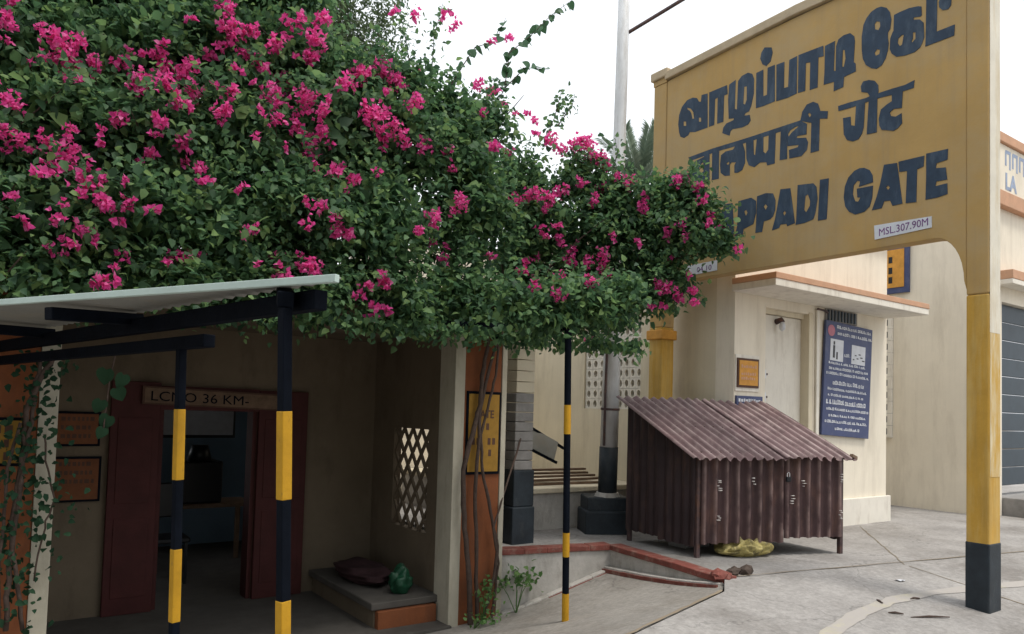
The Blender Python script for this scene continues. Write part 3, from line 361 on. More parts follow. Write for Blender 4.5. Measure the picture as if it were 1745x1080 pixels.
# ------------------------------------------------------------------ corrugated sheets
def corrugated(name, o, ex, ey, pitch, amp, matl, parent, rows=1, thick=.004, ragged=0, n_per=8):
    """ex across the ribs, ey along them; normal = ex x ey"""
    o, ex, ey = Vector(o), Vector(ex), Vector(ey); N = ex.cross(ey).normalized(); L_ = ex.length; n = max(8, int(L_/pitch*n_per))
    mb = MB(); cols = []
    for side in (0, 1):
        for j in range(rows+1):
            for i in range(n+1):
                t = i/n; h = amp*math.sin(2*math.pi*t*L_/pitch); e = 0
                if ragged and j == 0: e = ragged*math.sin(i*.7)*.5+(ragged*.9 if 120 < (i*37) % 160 else 0)
                q_ = o+ex*t+ey*(j/rows); h += .010*mnoise(q_*3.1)+.006*mnoise(q_*9.0); mb.v.append(tuple(q_-ey.normalized()*e+N*(h+(-thick if side else 0))))
    W = n+1; H = (rows+1)*W
    for j in range(rows):
        for i in range(n):
            a = j*W+i; mb.f.append((a, a+1, a+W+1, a+W)); mb.f.append((H+a, H+a+W, H+a+W+1, H+a+1))
    for i in range(n):
        mb.f.append((i, H+i, H+i+1, i+1)); k = rows*W+i; mb.f.append((k, k+1, H+k+1, H+k))
    for j in range(rows):
        a = j*W; mb.f.append((a, a+W, H+a+W, H+a)); a = j*W+n; mb.f.append((a, H+a, H+a+W, a+W))
    ob = mb.build(name, matl, parent, smooth=True)
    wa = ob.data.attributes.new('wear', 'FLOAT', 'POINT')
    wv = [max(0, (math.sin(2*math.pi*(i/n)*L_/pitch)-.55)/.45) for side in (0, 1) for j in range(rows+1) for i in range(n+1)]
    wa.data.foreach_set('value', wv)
    md = ob.modifiers.new('edge', 'EDGE_SPLIT'); md.split_angle = math.radians(50)
    return ob

# ------------------------------------------------------------------ tin shed
FLc, FRc, BLc = Vector((5.37, 4.61, 0)), Vector((6.84, 4.09, 0)), Vector((5.44, 5.56, 0))
e1 = (FRc-FLc); e2 = (BLc-FLc); n1 = e1.normalized(); n2 = e2.normalized()
shed = thing('tin_shed', ((FLc+FRc+BLc*0)/2+e2*.5), 'low shed of maroon corrugated tin with a sloping roof under the name board', 'shed')
zf, zk = .98, 1.455      # eave and back heights
for (p, z) in ((FLc, zf), (FRc, zf), (BLc, zk), (BLc+e1, zk)):
    MB().obox(p-n1*.018-n2*.018, n1*.036, n2*.036, Vector((0, 0, z-.02))).build('leg', M['steel'], shed, bevel=.003)
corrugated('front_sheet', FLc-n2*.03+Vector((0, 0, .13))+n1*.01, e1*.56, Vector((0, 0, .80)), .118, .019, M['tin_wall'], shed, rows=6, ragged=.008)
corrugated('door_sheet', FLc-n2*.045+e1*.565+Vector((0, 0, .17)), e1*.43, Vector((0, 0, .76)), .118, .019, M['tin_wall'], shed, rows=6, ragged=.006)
# side sheets follow the slope of the roof: two pieces
def side_sheet(pa, dirv, nseg, za, zb_, z0, name, matl):
    mb = MB(); L_ = dirv.length; n = nseg; N = Vector((-dirv.y, dirv.x, 0)).normalized()
    for i in range(n+1):
        t = i/n; h = .013*math.sin(2*math.pi*t*L_/.112)
        for (zz, th) in ((z0+.01*math.sin(i*.5), 0), (za+(zb_-za)*t, 0), (za+(zb_-za)*t, -.004), (z0, -.004)):
            q = pa+dirv*t+N*(h+th); mb.v.append((q.x, q.y, zz))
    for i in range(n):
        a = i*4
        for k in range(4): mb.f.append((a+k, a+(k+1) % 4, a+4+(k+1) % 4, a+4+k))
    o = mb.build(name, matl, shed, smooth=True); md = o.modifiers.new('edge', 'EDGE_SPLIT'); md.split_angle = math.radians(50)
zat = lambda t: zf-.03+(zk-zf)*t
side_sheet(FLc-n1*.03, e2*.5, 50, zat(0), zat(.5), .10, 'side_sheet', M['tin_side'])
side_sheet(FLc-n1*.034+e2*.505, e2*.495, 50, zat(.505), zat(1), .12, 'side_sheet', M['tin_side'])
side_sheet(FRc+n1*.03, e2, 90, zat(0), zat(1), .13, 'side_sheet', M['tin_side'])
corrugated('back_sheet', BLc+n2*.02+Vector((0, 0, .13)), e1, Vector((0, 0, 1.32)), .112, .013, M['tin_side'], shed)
# roof: two overlapping sheets
re = (e2*1.0+Vector((0, 0, zk-zf))); ren = re.normalized()
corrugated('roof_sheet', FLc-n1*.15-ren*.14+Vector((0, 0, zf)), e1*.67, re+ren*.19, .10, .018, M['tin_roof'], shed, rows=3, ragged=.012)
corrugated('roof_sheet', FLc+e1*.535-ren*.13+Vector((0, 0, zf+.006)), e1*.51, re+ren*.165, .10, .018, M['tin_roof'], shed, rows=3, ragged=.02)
for t in (.02, .5, .97):
    MB().bar(FLc-n1*.06+e2*t+Vector((0, 0, zf-.035+(zk-zf)*t)), FRc+n1*.06+e2*t+Vector((0, 0, zf-.035+(zk-zf)*t)), .035, .035).build('roof_batten', M['steel'], shed)
MB().bar(FRc-n2*.1+n1*.02+Vector((0, 0, zf-.02)), FRc-n2*.02+n1*.16+Vector((0, 0, zf-.05)), .03, .03).build('loose_stick', M['wood'], shed)
lk = FLc+e1*.565-n2*.075+Vector((0, 0, .70))
o = MB().obox(lk, n1*.05, n2*.02, Vector((0, 0, .05))).build('padlock', M['gloss'], shed, bevel=.006)
MB().tube([lk+n1*.012+n2*.01+Vector((0, 0, .05)), lk+n1*.012+n2*.01+Vector((0, 0, .08)), lk+n1*.025+n2*.01+Vector((0, 0, .092)), lk+n1*.038+n2*.01+Vector((0, 0, .08)), lk+n1*.038+n2*.01+Vector((0, 0, .05))], .004, 6).build('shackle', M['pole'], o)
for (t, z, k) in ((.105, .62, 5), (.105, .34, 3), (.345, .68, 3), (.60, .50, 4), (.68, .66, 3), (.955, .34, 5), (.955, .70, 4)):
    mb = MB(); c = FLc+e1*t-n2*(.064 if t < .56 else .079)
    for i in range(k):
        w_ = random.uniform(.006, .03); mb.obox(c+n1*jit(.012)+Vector((0, 0, z+i*.022+jit(.006))), n1*w_, n2*.018, Vector((0, 0, random.uniform(.004, .012))))
    fine(mb.build('paint_mark', M['scuff'], shed))
# bricks under the shed floor and its sack
box('plinth_block', M['stone'], shed, 5.62, 5.95, 4.95, 5.2, 0, .13)
bm = bmesh.new(); bmesh.ops.create_icosphere(bm, subdivisions=5, radius=1)
for v in bm.verts:
    c = v.co.copy(); w_ = mnoise(c*1.7)*2.2; f = .16*math.sin(9*c.x+4*c.y+w_*2)+.10*math.sin(17*c.x-6*c.y+w_*3)+.10*mnoise(c*4)
    v.co = Vector((c.x*(.31+.06*f), c.y*.17*(1+f), max(0, (c.z*.5+.42)*.18*(1+f*1.3)*(1-.45*c.x*c.x))))
me = bpy.data.meshes.new('sack'); bm.to_mesh(me); bm.free(); me.materials.append(M['sack'])
for p in me.polygons: p.use_smooth = True
o = link('plastic_sack', me, None, FLc+e1*.36+n2*.07); o.rotation_euler = (0, 0, -.25)
tag(o, 'crumpled yellow plastic sack lying under the tin shed', 'sack')

# ------------------------------------------------------------------ ticket room building
tb = thing('ticket_building', (8.1, 5.4, 0), 'cream station building with a door, slim concrete sunshade and pierced block vents', 'building')
X0, X1, Y0 = 6.55, 9.68, 5.15
dx0, dx1, dz = 7.09, 8.01, 2.55
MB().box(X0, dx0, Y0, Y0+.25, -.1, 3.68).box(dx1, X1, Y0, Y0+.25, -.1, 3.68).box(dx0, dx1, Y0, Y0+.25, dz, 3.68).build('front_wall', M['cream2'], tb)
# side wall with two vent openings
vents = [(6.56, 7.00, 1.36, 2.55), (7.10, 7.62, 1.36, 2.55)]
fsx = lambda u, v, d: (X0+.002+d, u, v)
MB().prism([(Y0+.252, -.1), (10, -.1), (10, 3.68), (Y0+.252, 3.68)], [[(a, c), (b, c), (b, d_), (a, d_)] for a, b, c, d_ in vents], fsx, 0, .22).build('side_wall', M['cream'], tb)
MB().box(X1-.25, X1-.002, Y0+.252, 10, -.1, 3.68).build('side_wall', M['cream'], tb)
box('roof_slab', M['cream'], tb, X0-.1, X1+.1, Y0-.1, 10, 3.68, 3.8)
box('inner_wall', M['porch'], tb, X0+.9, X0+.95, Y0+.4, 9.9, 0, 3.6)
# chajja
c = box('sunshade', M['white'], tb, X0-.06, X1-.02, 4.60, Y0-.001, 2.66, 2.735, .006)
MB().box(X0-.064, X1-.016, 4.592, Y0-.004, 2.735, 2.80).build('painted_edge', M['salmon'], c, bevel=.006)
MB().box(8.58, X1+.045, Y0-.045, Y0-.001, -.05, .33).build('plinth', M['white'], tb, bevel=.008)
d_ = box('door_leaf', M['white'], tb, dx0+.03, dx1-.10, Y0+.10, Y0+.14, .02, dz-.06)
MB().box(dx1-.10, dx1-.02, Y0-.012, Y0+.2, -.02, dz+.02).build('door_frame', M['cream'], tb, bevel=.006)
MB().box(dx1+.03, dx1+.09, Y0-.03, Y0-.002, .0, dz+.06).build('door_trim', M['white'], tb, bevel=.006)
MB().box(dx0, dx1-.10, Y0+.06, Y0+.2, dz-.055, dz-.001).build('door_head', M['cream'], tb)
MB().box(dx0+.001, dx0+.028, Y0+.03, Y0+.2, 0, dz-.06).build('door_frame', M['cream'], tb)
for z in (1.80, 1.54):
    h = MB().box(7.13, 7.24, Y0+.07, Y0+.098, z-.012, z+.012).build('door_bolt', M['steel'], d_, bevel=.004)
    MB().box(7.15, 7.18, Y0+.05, Y0+.099, z-.05, z+.05).build('bolt_plate', M['pole'], d_)
# pierced blocks
def jali_block(w_, h_, d0):
    mb = MB(); r = .36
    hole = [(w_*(.5+r*.75*math.cos(a)), h_*(.5+r*math.sin(a))) for a in [2*math.pi*k/10 for k in range(10)]]
    mb.prism([(.002, .002), (w_-.002, .002), (w_-.002, h_-.002), (.002, h_-.002)], [hole], lambda u, v, d: (d, u, v), 0, d0); return mb
for (a, b, c_, dd) in vents:
    nc = 4; nr = 9; w_, h_ = (b-a)/nc, (dd-c_)/nr
    proto = None
    for i in range(nc):
        for j in range(nr):
            if proto is None:
                proto = jali_block(w_, h_, .08).build('vent_block', M['white'], tb)
                base = proto.data; loc0 = tuple(Vector((X0+.03, a, c_)))
                for v in base.vertices: v.co += tb.location
                o = proto
            else:
                o = link('vent_block', base, tb)
            o.location = Vector((X0+.03, a+i*w_, c_+j*h_))-tb.location
# things on the ticket room wall
nbx = thing('notice_board', (8.7, Y0-.05, 1.1), 'tall blue enamel notice with white writing and two picture panels beside the door', 'notice board')
tl, tr_, br, bl = (8.21, 2.51), (9.25, 2.47), (9.17, 1.07), (8.13, 1.12)
fy = lambda u, v, d: (u, Y0-.045+d, v)
MB().prism([tl, tr_, br, bl], [], fy, 0, .03).build('enamel_panel', M['blue'], nbx, bevel=.004)
def uv(u, v):   # board coordinates 0..1 from the bottom left
    a = Vector(bl).lerp(Vector(br), u); b = Vector(tl).lerp(Vector(tr_), u); p = a.lerp(b, v); return (p.x, p.y)
def panel(u0, u1, v0, v1): return [uv(u0, v0), uv(u1, v0), uv(u1, v1), uv(u0, v1)]
for (u0, u1) in ((.10, .37), (.55, .85)):
    p = MB().prism(panel(u0, u1, .655, .845 if u0 < .3 else .825), [], fy, -.003, .001).build('picture_panel', M['ink'], nbx)
    mb = MB()
    if u0 < .3:
        mb.prism(panel(.155, .195, .68, .79), [], fy, -.005, -.0029); mb.prism(panel(.16, .19, .795, .825), [], fy, -.005, -.0029); mb.prism(panel(.225, .255, .67, .735), [], fy, -.005, -.0029)
    else:
        for k in range(6): mb.prism(panel(.58+k*.04, .61+k*.045, .69+.013*((k*3) % 5), .70+.013*((k*3) % 5)), [], fy, -.005, -.0029)
    fine(mb.build('drawing', M['gloss'], p))
MB().prism([uv(.11+.072*math.cos(a), .915+.05*math.sin(a)) for a in [2*math.pi*k/20 for k in range(20)]], [], fy, -.003, .001).build('emblem_disc', M['pinkd'], nbx)
mb = MB()
for (u0, u1, v, h) in ((.22, .96, .945, .026), (.24, .97, .888, .026), (.40, .50, .705, .03), (.08, .88, .625, .02), (.09, .92, .578, .022), (.04, .95, .532, .022), (.18, .84, .447, .034), (.08, .90, .396, .02), (.09, .84, .344, .02),
                       (.06, .90, .274, .038), (.07, .97, .222, .022), (.12, .92, .166, .02), (.05, .92, .112, .024), (.26, .78, .052, .022)):
    u = u0
    while u < u1:
        g_ = random.uniform(.018, .045); hh = h*random.uniform(.75, 1.1)
        b_ = v+jit(.002)
        if random.random() < .5: mb.prism(panel(u, min(u+g_, u1), b_, b_+hh), [panel(u+g_*.28, u+g_*.72, b_+hh*.3, b_+hh*.72)] if u+g_ < u1 else [], fy, -.003, .0005)
        else: mb.prism(panel(u, min(u+g_*.55, u1), b_, b_+hh), [], fy, -.003, .0005); mb.prism(panel(u+g_*.56, min(u+g_, u1+.02), b_, b_+hh*.3), [], fy, -.003, .0005)
        u += g_+random.choice((.008, .008, .010, .022))
fine(mb.build('lettering', M['ink'], nbx))
vt = thing('wall_vent', (8.5, Y0-.02, 2.5), 'small grey slatted vent tucked under the sunshade above the blue notice', 'vent')
MB().box(8.24, 8.93, Y0-.020, Y0-.002, 2.50, 2.652).build('vent_frame', M['stone'], vt)
for k in range(9): MB().box(8.27+k*.072, 8.30+k*.072, Y0-.036, Y0-.0205, 2.515, 2.64).build('slat', M['shutter'], vt)
MB().tube([(8.05, Y0-.03, 2.625), (8.20, Y0-.04, 2.615), (8.26, Y0-.03, 2.60)], .012, 8).build('conduit', M['steel'], vt)
sp = thing('amber_plaque', (6.70, Y0-.03, 1.6), 'small square amber plaque in a dark frame left of the ticket room door', 'plaque')
MB().box(6.56, 6.97, Y0-.014, Y0-.001, 1.585, 1.985).build('plaster_border', M['white'], sp, bevel=.003)
MB().box(6.575, 6.945, Y0-.028, Y0-.0145, 1.625, 1.945).build('frame', M['brown'], sp, bevel=.003)
MB().box(6.60, 6.92, Y0-.034, Y0-.0285, 1.65, 1.92).build('plate', M['amber'], sp)
mb = MB()
for z in (1.84, 1.76, 1.71):
    x = 6.63
    while x < 6.87:
        g_ = random.uniform(.015, .035); mb.box(x, x+g_, Y0-.0365, Y0-.0345, z, z+random.uniform(.02, .035)); x += g_+.012
fine(mb.build('lettering', M['salmon'], sp))
sp = thing('blue_plaque', (6.75, Y0-.03, 1.3), 'small blue wall plaque with pale writing half hidden by the shed roof', 'plaque')
MB().box(6.57, 7.02, Y0-.025, Y0-.002, 1.32, 1.535).build('plate', M['blue'], sp, bevel=.003)
mb = MB()
for z in (1.47, 1.41, 1.35):
    x = 6.60
    while x < 6.97:
        g_ = random.uniform(.015, .04); mb.box(x, x+g_, Y0-.0275, Y0-.0255, z, z+random.uniform(.02, .035)); x += g_+.012
fine(mb.build('lettering', M['ink'], sp))
lp = thing('door_lamp', (7.42, Y0+.1, 2.40), 'small grey bulkhead bulb above the ticket room door', 'lamp')
MB().tube([(7.42, Y0+.098, 2.42), (7.42, Y0+.03, 2.44), (7.42, Y0+.015, 2.41)], [.035, .03, .03], 10).build('holder', M['steel'], lp, smooth=True)
MB().tube([(7.42, Y0+.015, 2.412), (7.42, Y0+.015, 2.37), (7.42, Y0+.015, 2.33), (7.42, Y0+.015, 2.305)], [.02, .035, .032, .008], 12).build('bulb', M['ink'], lp, smooth=True)

# ------------------------------------------------------------------ shuttered building
sb = thing('shuttered_building', (13, 5.5, 0), 'taller pale building with roller shutter and painted name band at the right edge', 'building')
BX, BY = 11.55, 4.65
MB().box(BX, BX+.25, BY+.001, 9.5, -.1, 4.72).build('side_wall', M['cream2'], sb)
sx0, sx1 = 11.90, 14.4
MB().box(BX+.002, sx0, BY, BY+.25, -.1, 4.44).box(sx1, 16, BY, BY+.25, -.1, 4.44).box(sx0, sx1, BY, BY+.25, 3.08, 4.44).build('front_wall', M['cream2'], sb)
nbn = box('name_band', M['cream2'], sb, BX+.05, 16, BY-.06, BY+.2, 4.66, 5.36, .01)
for z0, z1 in ((4.442, 4.658), (5.362, 5.50)): MB().box(BX-.04, 16, BY-.10, BY+.25, z0, z1).build('coloured_band', M['salmon'], sb, bevel=.01)
text('lettering', 'LA', .33, (11.86, BY-.063, 4.72), (1, 0, 0), (0, 0, 1), mat('pale_blue_paint', (.30, .36, .48), .8, .15, 8, 0), nbn, bold=.012)
mb = MB(); ffy = lambda u, v, d: (u, BY-.06+d, v)
for u in (11.86, 12.10, 12.34):   # upper line of rounded letters
    mb.prism([(u, 5.06), (u+.05, 5.06), (u+.05, 5.24), (u+.14, 5.24), (u+.14, 5.02), (u+.19, 5.02), (u+.19, 5.29), (u+.02, 5.29), (u, 5.26)], [], ffy, -.003, .001)
fine(mb.build('lettering', bpy.data.materials['pale_blue_paint'], nbn))
box('sunshade', M['white'], sb, BX+.15, 15.5, BY-.22, BY-.001, 3.30, 3.37)
MB().box(BX+.146, 15.5, BY-.226, BY-.004, 3.371, 3.50).build('coloured_band', M['salmon'], sb, bevel=.008)
sh = thing('roller_shutter', (13, BY+.1, .4), 'slate blue roller shutter beside the right sign post', 'shutter')
for k in range(10):
    z = .41+k*.267; MB().obox((sx0+.002, BY+.08+(k % 2)*.002, z), (sx1-sx0-.004, 0, 0), (0, .03, 0), (0, 0, .262)).build('shutter_slat', M['shutter'], sh, bevel=.012)
box('guide_rail', M['steel'], sh, sx0+.002, sx0+.06, BY+.03, BY+.078, .4, 3.07)
st = thing('shop_step', (12.8, 4.4, 0), 'two pale stone steps below the roller shutter', 'step')
MB().box(11.92, 14.4, BY-.30, BY+.30, -.05, .26).build('upper_step', M['stone'], st, bevel=.015)
for k in range(4): MB().box(11.86+k*.6, 12.43+k*.6, BY-.62, BY-.303, -.05, .13+jit(.01)).build('stone_block', M['stone'], st, bevel=.012)
# hanging sign and vent on the side wall
hs_ = thing('wall_sign', (BX-.05, 6.1, 3.3), 'yellow sign with a blue border high on the wall behind the name board', 'sign')
MB().box(BX-.05, BX-.002, 5.78, 6.5, 3.31, 4.06).build('border', M['blue'], hs_, bevel=.004)
MB().box(BX-.06, BX-.0505, 5.85, 6.43, 3.40, 4.0).build('plate', M['amber'], hs_)
mb = MB()
for z in (3.47, 3.62, 3.79): mb.box(BX-.063, BX-.0605, 6.03, 6.09, z, z+.10)
fine(mb.build('lettering', M['gloss'], hs_))
MB().bar((BX-.03, 5.79, 4.06), (BX-.03, 5.79, 4.7), .02, .02, (1, 0, 0)).build('hanging_rod', M['steel'], hs_)
box('coloured_band', M['salmon'], sb, BX-.06, BX-.001, 5.85, 9.4, 4.10, 4.22)
vb = thing('vent_column', (BX-.03, 6.15, 1), 'narrow column of pierced vent blocks at the corner of the ticket room', 'vent')
base = None
for k in range(11):
    o = None
    if base is None:
        o = MB().prism([(0, 0), (.30, 0), (.30, .186), (0, .186)], [[(.06, .05), (.10, .03), (.13, .09), (.10, .15), (.06, .14)], [(.18, .05), (.22, .03), (.25, .09), (.22, .15), (.18, .14)]], lambda u, v, d: (d, u, v), 0, .05).build('vent_block', M['white'], vb)
        base = o.data
        for v in base.vertices: v.co += vb.location
    else: o = link('vent_block', base, vb)
    o.location = Vector((BX-.055, 6.04, 1.05+k*.19))-vb.location
box('vent_back', M['shutter'], vb, BX-.004, BX-.001, 6.04, 6.34, 1.05, 3.14, 0)

# ------------------------------------------------------------------ alley
pl_ = thing('raised_plinth', (5.4, 7.2, 0), 'low grey plastered plinth with a pale slab top behind the lamp post', 'plinth')
MB().box(4.72, 6.54, 6.50, 9.3, -.05, .40).build('plaster_face', M['kerb'], pl_, bevel=.01)
MB().box(4.70, 6.54, 6.46, 9.3, .402, .46).build('top_slab', M['cream'], pl_, bevel=.01)
bw = thing('rear_wall', (5, 9.4, 0), 'cream rear wall of the alley with a louvred shutter', 'wall')
MB().box(3.95, 6.5, 9.4, 9.6, .0, 3.6).build('plaster', M['cream2'], bw)
lv = box('louvre_frame', M['white'], bw, 4.75, 6.0, 9.34, 9.399, 1.55, 2.75)
for k in range(9): MB().obox((4.80, 9.30, 1.62+k*.12), (1.15, 0, 0), (0, .035, .03), (0, .012, .08)).build('louvre_slat', M['white'], lv)
pc = thing('banded_column', (4.3, 6.0, 0), 'square column painted black below, grey in the middle and cream on top', 'column')
cx, cy = 4.33, 6.03
MB().box(cx-.14, cx+.13, cy-.14, cy+.13, -.05, .36).build('black_base', M['navy'], pc, bevel=.012)
MB().box(cx-.12, cx+.13, cy-.12, cy+.13, .36, .72).build('black_base', M['navy'], pc, bevel=.012)
for k in range(8): MB().box(cx-.115, cx+.105, cy-.115, cy+.105, .722+k*.095, .722+k*.095+.090).build('grey_course', M['stone'], pc, bevel=.008)
for k in range(6): MB().box(cx-.11, cx+.11, cy-.11, cy+.11, 1.483+k*.11, 1.483+k*.11+.105).build('cream_course', M['cream'], pc, bevel=.006)
db = thing('broken_bench', (5.3, 7.1, .46), 'broken folding bench with a pale seat tipped over on the plinth', 'bench')
MB().obox((4.93, 6.98, .98), (.58, -.06, -.26), (.10, .05, .22), (0, .02, 0)).build('seat', M['galv'], db, bevel=.004)
MB().bar((4.88, 6.96, .985), (5.53, 6.90, .70), .03, .03).bar((4.92, 7.02, 1.26), (5.72, 7.0, .86), .03, .03).build('frame', M['black'], db)
for a, b in (((4.9, 7.0, 1.2), (4.88, 7.0, .46)), ((5.0, 7.3, 1.2), (4.96, 7.3, .46))): MB().bar(a, b, .035, .035, (1, 0, 0)).build('leg', M['black'], db)
MB().obox((4.90, 7.0, 1.16), (.20, -.02, .0), (.0, .1, .0), (0, 0, .10)).build('hinge_block', M['black'], db)
for k in range(5):
    o = MB().bar((4.9+jit(.1), 6.75+k*.11, .475+k*.03), (6.2+jit(.2), 6.7+k*.12, .475+k*.03+jit(.008)), .07, .024).build('wooden_plank', M['wood'], None)
    tag(o, ('frontmost and lowest', 'second from the front', 'middle', 'second from the back', 'rearmost and highest')[k]+' of the weathered planks piled on the plinth', 'plank', 'planks piled on the plinth')

# ------------------------------------------------------------------ lamp post
lpost = thing('lamp_post', (5.58, 6.06, 0), 'pale steel lamp post with a black foot on a dark block', 'lamp post')
B0 = Vector((5.58, 6.06, .42)); T0 = Vector((5.46, 5.80, 7.6)); at_ = lambda z: B0.lerp(T0, (z-B0.z)/(T0.z-B0.z))
MB().tube([at_(.93), at_(2.4), at_(3.2)], [.098, .094, .09], 20).build('lower_tube', M['pole'], lpost, smooth=True)
MB().tube([at_(3.19), at_(3.26), at_(5), at_(7.6)], [.078, .07, .067, .06], 20).build('upper_tube', M['pole'], lpost, smooth=True)
MB().tube([at_(.40), at_(.935)], [.103, .103], 20).build('black_foot', M['navy'], lpost, smooth=True)
MB().tube([at_(.395), at_(.44)], [.14, .12], 20).build('collar', M['kerb'], lpost)
MB().obox((5.30, 6.06, -.05), (.40, -.22, 0), (.2, .36, 0), (0, 0, .445)).build('base_block', M['navy'], lpost, bevel=.02)
MB().obox((5.27, 6.05, -.05), (.44, -.25, 0), (.2, .38, 0), (0, 0, .30)).build('base_block', M['navy'], lpost, bevel=.02)
off = Vector((-.1, -.03, 0))
MB().tube([at_(.95)+off, at_(1.6)+off*1.1, at_(2.5)+off, at_(3.3)+off*.9], .014, 8).build('conduit', M['steel'], lpost)
for z in (1.35, 2.05, 2.7): MB().tube([at_(z-.012), at_(z+.012)], [.106, .106], 16).build('clamp', M['steel'], lpost)
for z in (3.75, 3.95): MB().tube([at_(z), at_(z+.05)], [.074, .074], 16).build('clamp', M['steel'], lpost)
MB().tube([at_(5.46), (5.95, 5.35, 5.83), (7.2, 4.0, 6.75)], .02, 8).build('lamp_arm', M['steel'], lpost)
MB().obox((7.1, 3.75, 6.70), (.35, -.3, .1), (.15, .18, 0), (0, 0, .1)).build('lamp_head', M['pole'], lpost, bevel=.02)

# ------------------------------------------------------------------ porch building
pb = thing('gate_office', (1.8, 6.6, -.65), 'shaded gate office with an open porch, orange pilasters and a maroon doorway', 'building')
PY, BYW = 5.70, 7.43
box('porch_floor', M['pcement'], pb, -2.5, 3.4, PY-.05, 11, -.9, -.60)
fby = lambda u, v, d: (u, BYW+d, v)
dl, dr, dtop = 1.27, 2.16, 1.22
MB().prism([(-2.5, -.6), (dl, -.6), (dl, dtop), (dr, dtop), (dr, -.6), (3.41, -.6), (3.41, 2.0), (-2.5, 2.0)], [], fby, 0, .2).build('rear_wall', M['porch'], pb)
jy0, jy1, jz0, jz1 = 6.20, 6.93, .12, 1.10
MB().prism([(PY+.27, -.75), (11, -.75), (11, 2.0), (PY+.27, 2.0)], [[(jy0, jz0), (jy1, jz0), (jy1, jz1), (jy0, jz1)], [(8.1, .1), (9.2, .1), (9.2, 1.6), (8.1, 1.6)]], lambda u, v, d: (3.41+d, u, v), 0, .085).build('side_wall', M['porch'], pb)  # second opening is unseen, added to light the office from the side
# diamond lattice in the side wall opening
lat = []
nY = 4; cw = (jy1-jy0)/nY; ch = .245
k = 0
for s_ in (-1, 1):
    for i in range(-6, 11):
        # line through the opening: y = jy0 + i*cw + s*(z-jz0)*cw/ch
        pts = []
        for z in (jz0, jz1):
            pts.append((jy0+i*cw*1.0+s_*(z-jz0)*cw/ch, z))
        (ya, za), (yb, zb2) = pts
        # clip to the opening
        t0, t1 = 0., 1.
        dy = yb-ya
        for lim, sg in ((jy0, 1), (jy1, -1)):
            fa = (ya-lim)*sg; fb = (yb-lim)*sg
            if fa < 0 and fb < 0: t0, t1 = 1, 0; break
            if fa < 0: t0 = max(t0, fa/(fa-fb))
            elif fb < 0: t1 = min(t1, fa/(fa-fb))
        if t1-t0 < .04: continue
        xo = 3.435+(.0015 if s_ > 0 else 0)
        a = (xo, ya+dy*t0, za+(zb2-za)*t0); b = (xo, ya+dy*t1, za+(zb2-za)*t1)
        MB().bar(a, b, .026, .024, (1, 0, 0)).build('lattice_bar', M['porch'], pb)
box('roof_slab', M['porch'], pb, -2.6, 3.96, PY-.06, 11, 2.0, 2.14)
box('left_wall', M['porch'], pb, -2.5, -2.3, PY, 11, -.75, 2.0)
MB().prism([(-.2, -.6), (3.4, -.6), (3.4, 2.0), (-.2, 2.0)], [[(.0, .4), (1.3, .4), (1.3, 1.6), (.0, 1.6)]], lambda u, v, d: (u, 10.6+d, v), 0, .2).build('office_rear_wall', M['room'], pb)  # opening is out of view, added to let light into the office
box('office_partition', M['room'], pb, -.3, -.2, BYW+.2, 10.6, -.6, 2.0, 0)
for (x0, x1, co_, nm) in ((-.40, .255, 'orange', 0), (3.485, 3.888, 'orange', 1)):
    p = box('pilaster', M['orange'], pb, x0, x1, PY, PY+.26, -.75, 1.998)
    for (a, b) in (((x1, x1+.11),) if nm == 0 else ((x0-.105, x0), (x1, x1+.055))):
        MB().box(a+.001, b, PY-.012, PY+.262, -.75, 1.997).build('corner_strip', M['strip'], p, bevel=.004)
# door
MB().box(.87, dl, BYW-.06, BYW-.002, -.6, 1.47).build('door_leaf', M['maroon'], pb, bevel=.006)
MB().box(dr, 2.65, BYW-.06, BYW-.002, -.6, 1.43).build('door_leaf', M['maroon'], pb, bevel=.006)
MB().box(dl+.001, dr-.001, BYW-.05, BYW-.002, dtop, 1.44).build('door_head', M['maroon'], pb)
for x in (dl+.002, dr-.042): MB().box(x, x+.04, BYW+.0, BYW+.2, -.6, dtop-.001).build('door_frame', M['maroon'], pb)
for (x0, x1) in ((.93, 1.21), (2.22, 2.59)):
    for (z0, z1) in ((-.45, .25), (.38, 1.15)): MB().box(x0, x1, BYW-.068, BYW-.0605, z0, z1).build('door_panel', M['maroon'], pb, bevel=.004)
ls = thing('lintel_sign', (1.7, BYW-.1, 1.25), 'dark lintel board with a worn painted crossing number over the office door', 'sign')
fq = lambda u, v, d: (u, BYW-.075+d, v)
MB().prism([(1.11, 1.27), (2.40, 1.235), (2.40, 1.395), (1.11, 1.435)], [], fq, -.02, .01).build('board', M['brown'], ls)
MB().prism([(1.13, 1.285), (2.38, 1.25), (2.38, 1.38), (1.13, 1.42)], [], fq, -.023, -.0199).build('pale_field', M['wood'], ls)
text('lettering', 'LCNO 36 KM-', .125, (1.17, BYW-.0995, 1.305), Vector((1, 0, -.027)), (0, 0, 1), M['black'], ls, bold=0, sx=1.15)
for (x0, x1, z0, z1, lab) in ((.45, .80, .89, 1.19, 'upper of two small dim framed boards left of the office door'), (.45, .82, .41, .80, 'lower of two dim framed boards left of the office door')):
    s = thing('wall_board', ((x0+x1)/2, BYW-.02, z0), lab, 'sign')
    MB().box(x0, x1, BYW-.03, BYW-.002, z0, z1).build('frame', M['black'], s)
    MB().box(x0+.02, x1-.02, BYW-.036, BYW-.0305, z0+.02, z1-.02).build('plate', M['dimsign'], s)
    mb = MB()
    for r_ in range(3):
        x = x0+.05
        while x < x1-.07:
            g_ = random.uniform(.015, .035); z = z1-.08-r_*.075; mb.box(x, x+g_, BYW-.038, BYW-.0365, z, z+.035); x += g_+.014
    fine(mb.build('lettering', M['brown'], s))
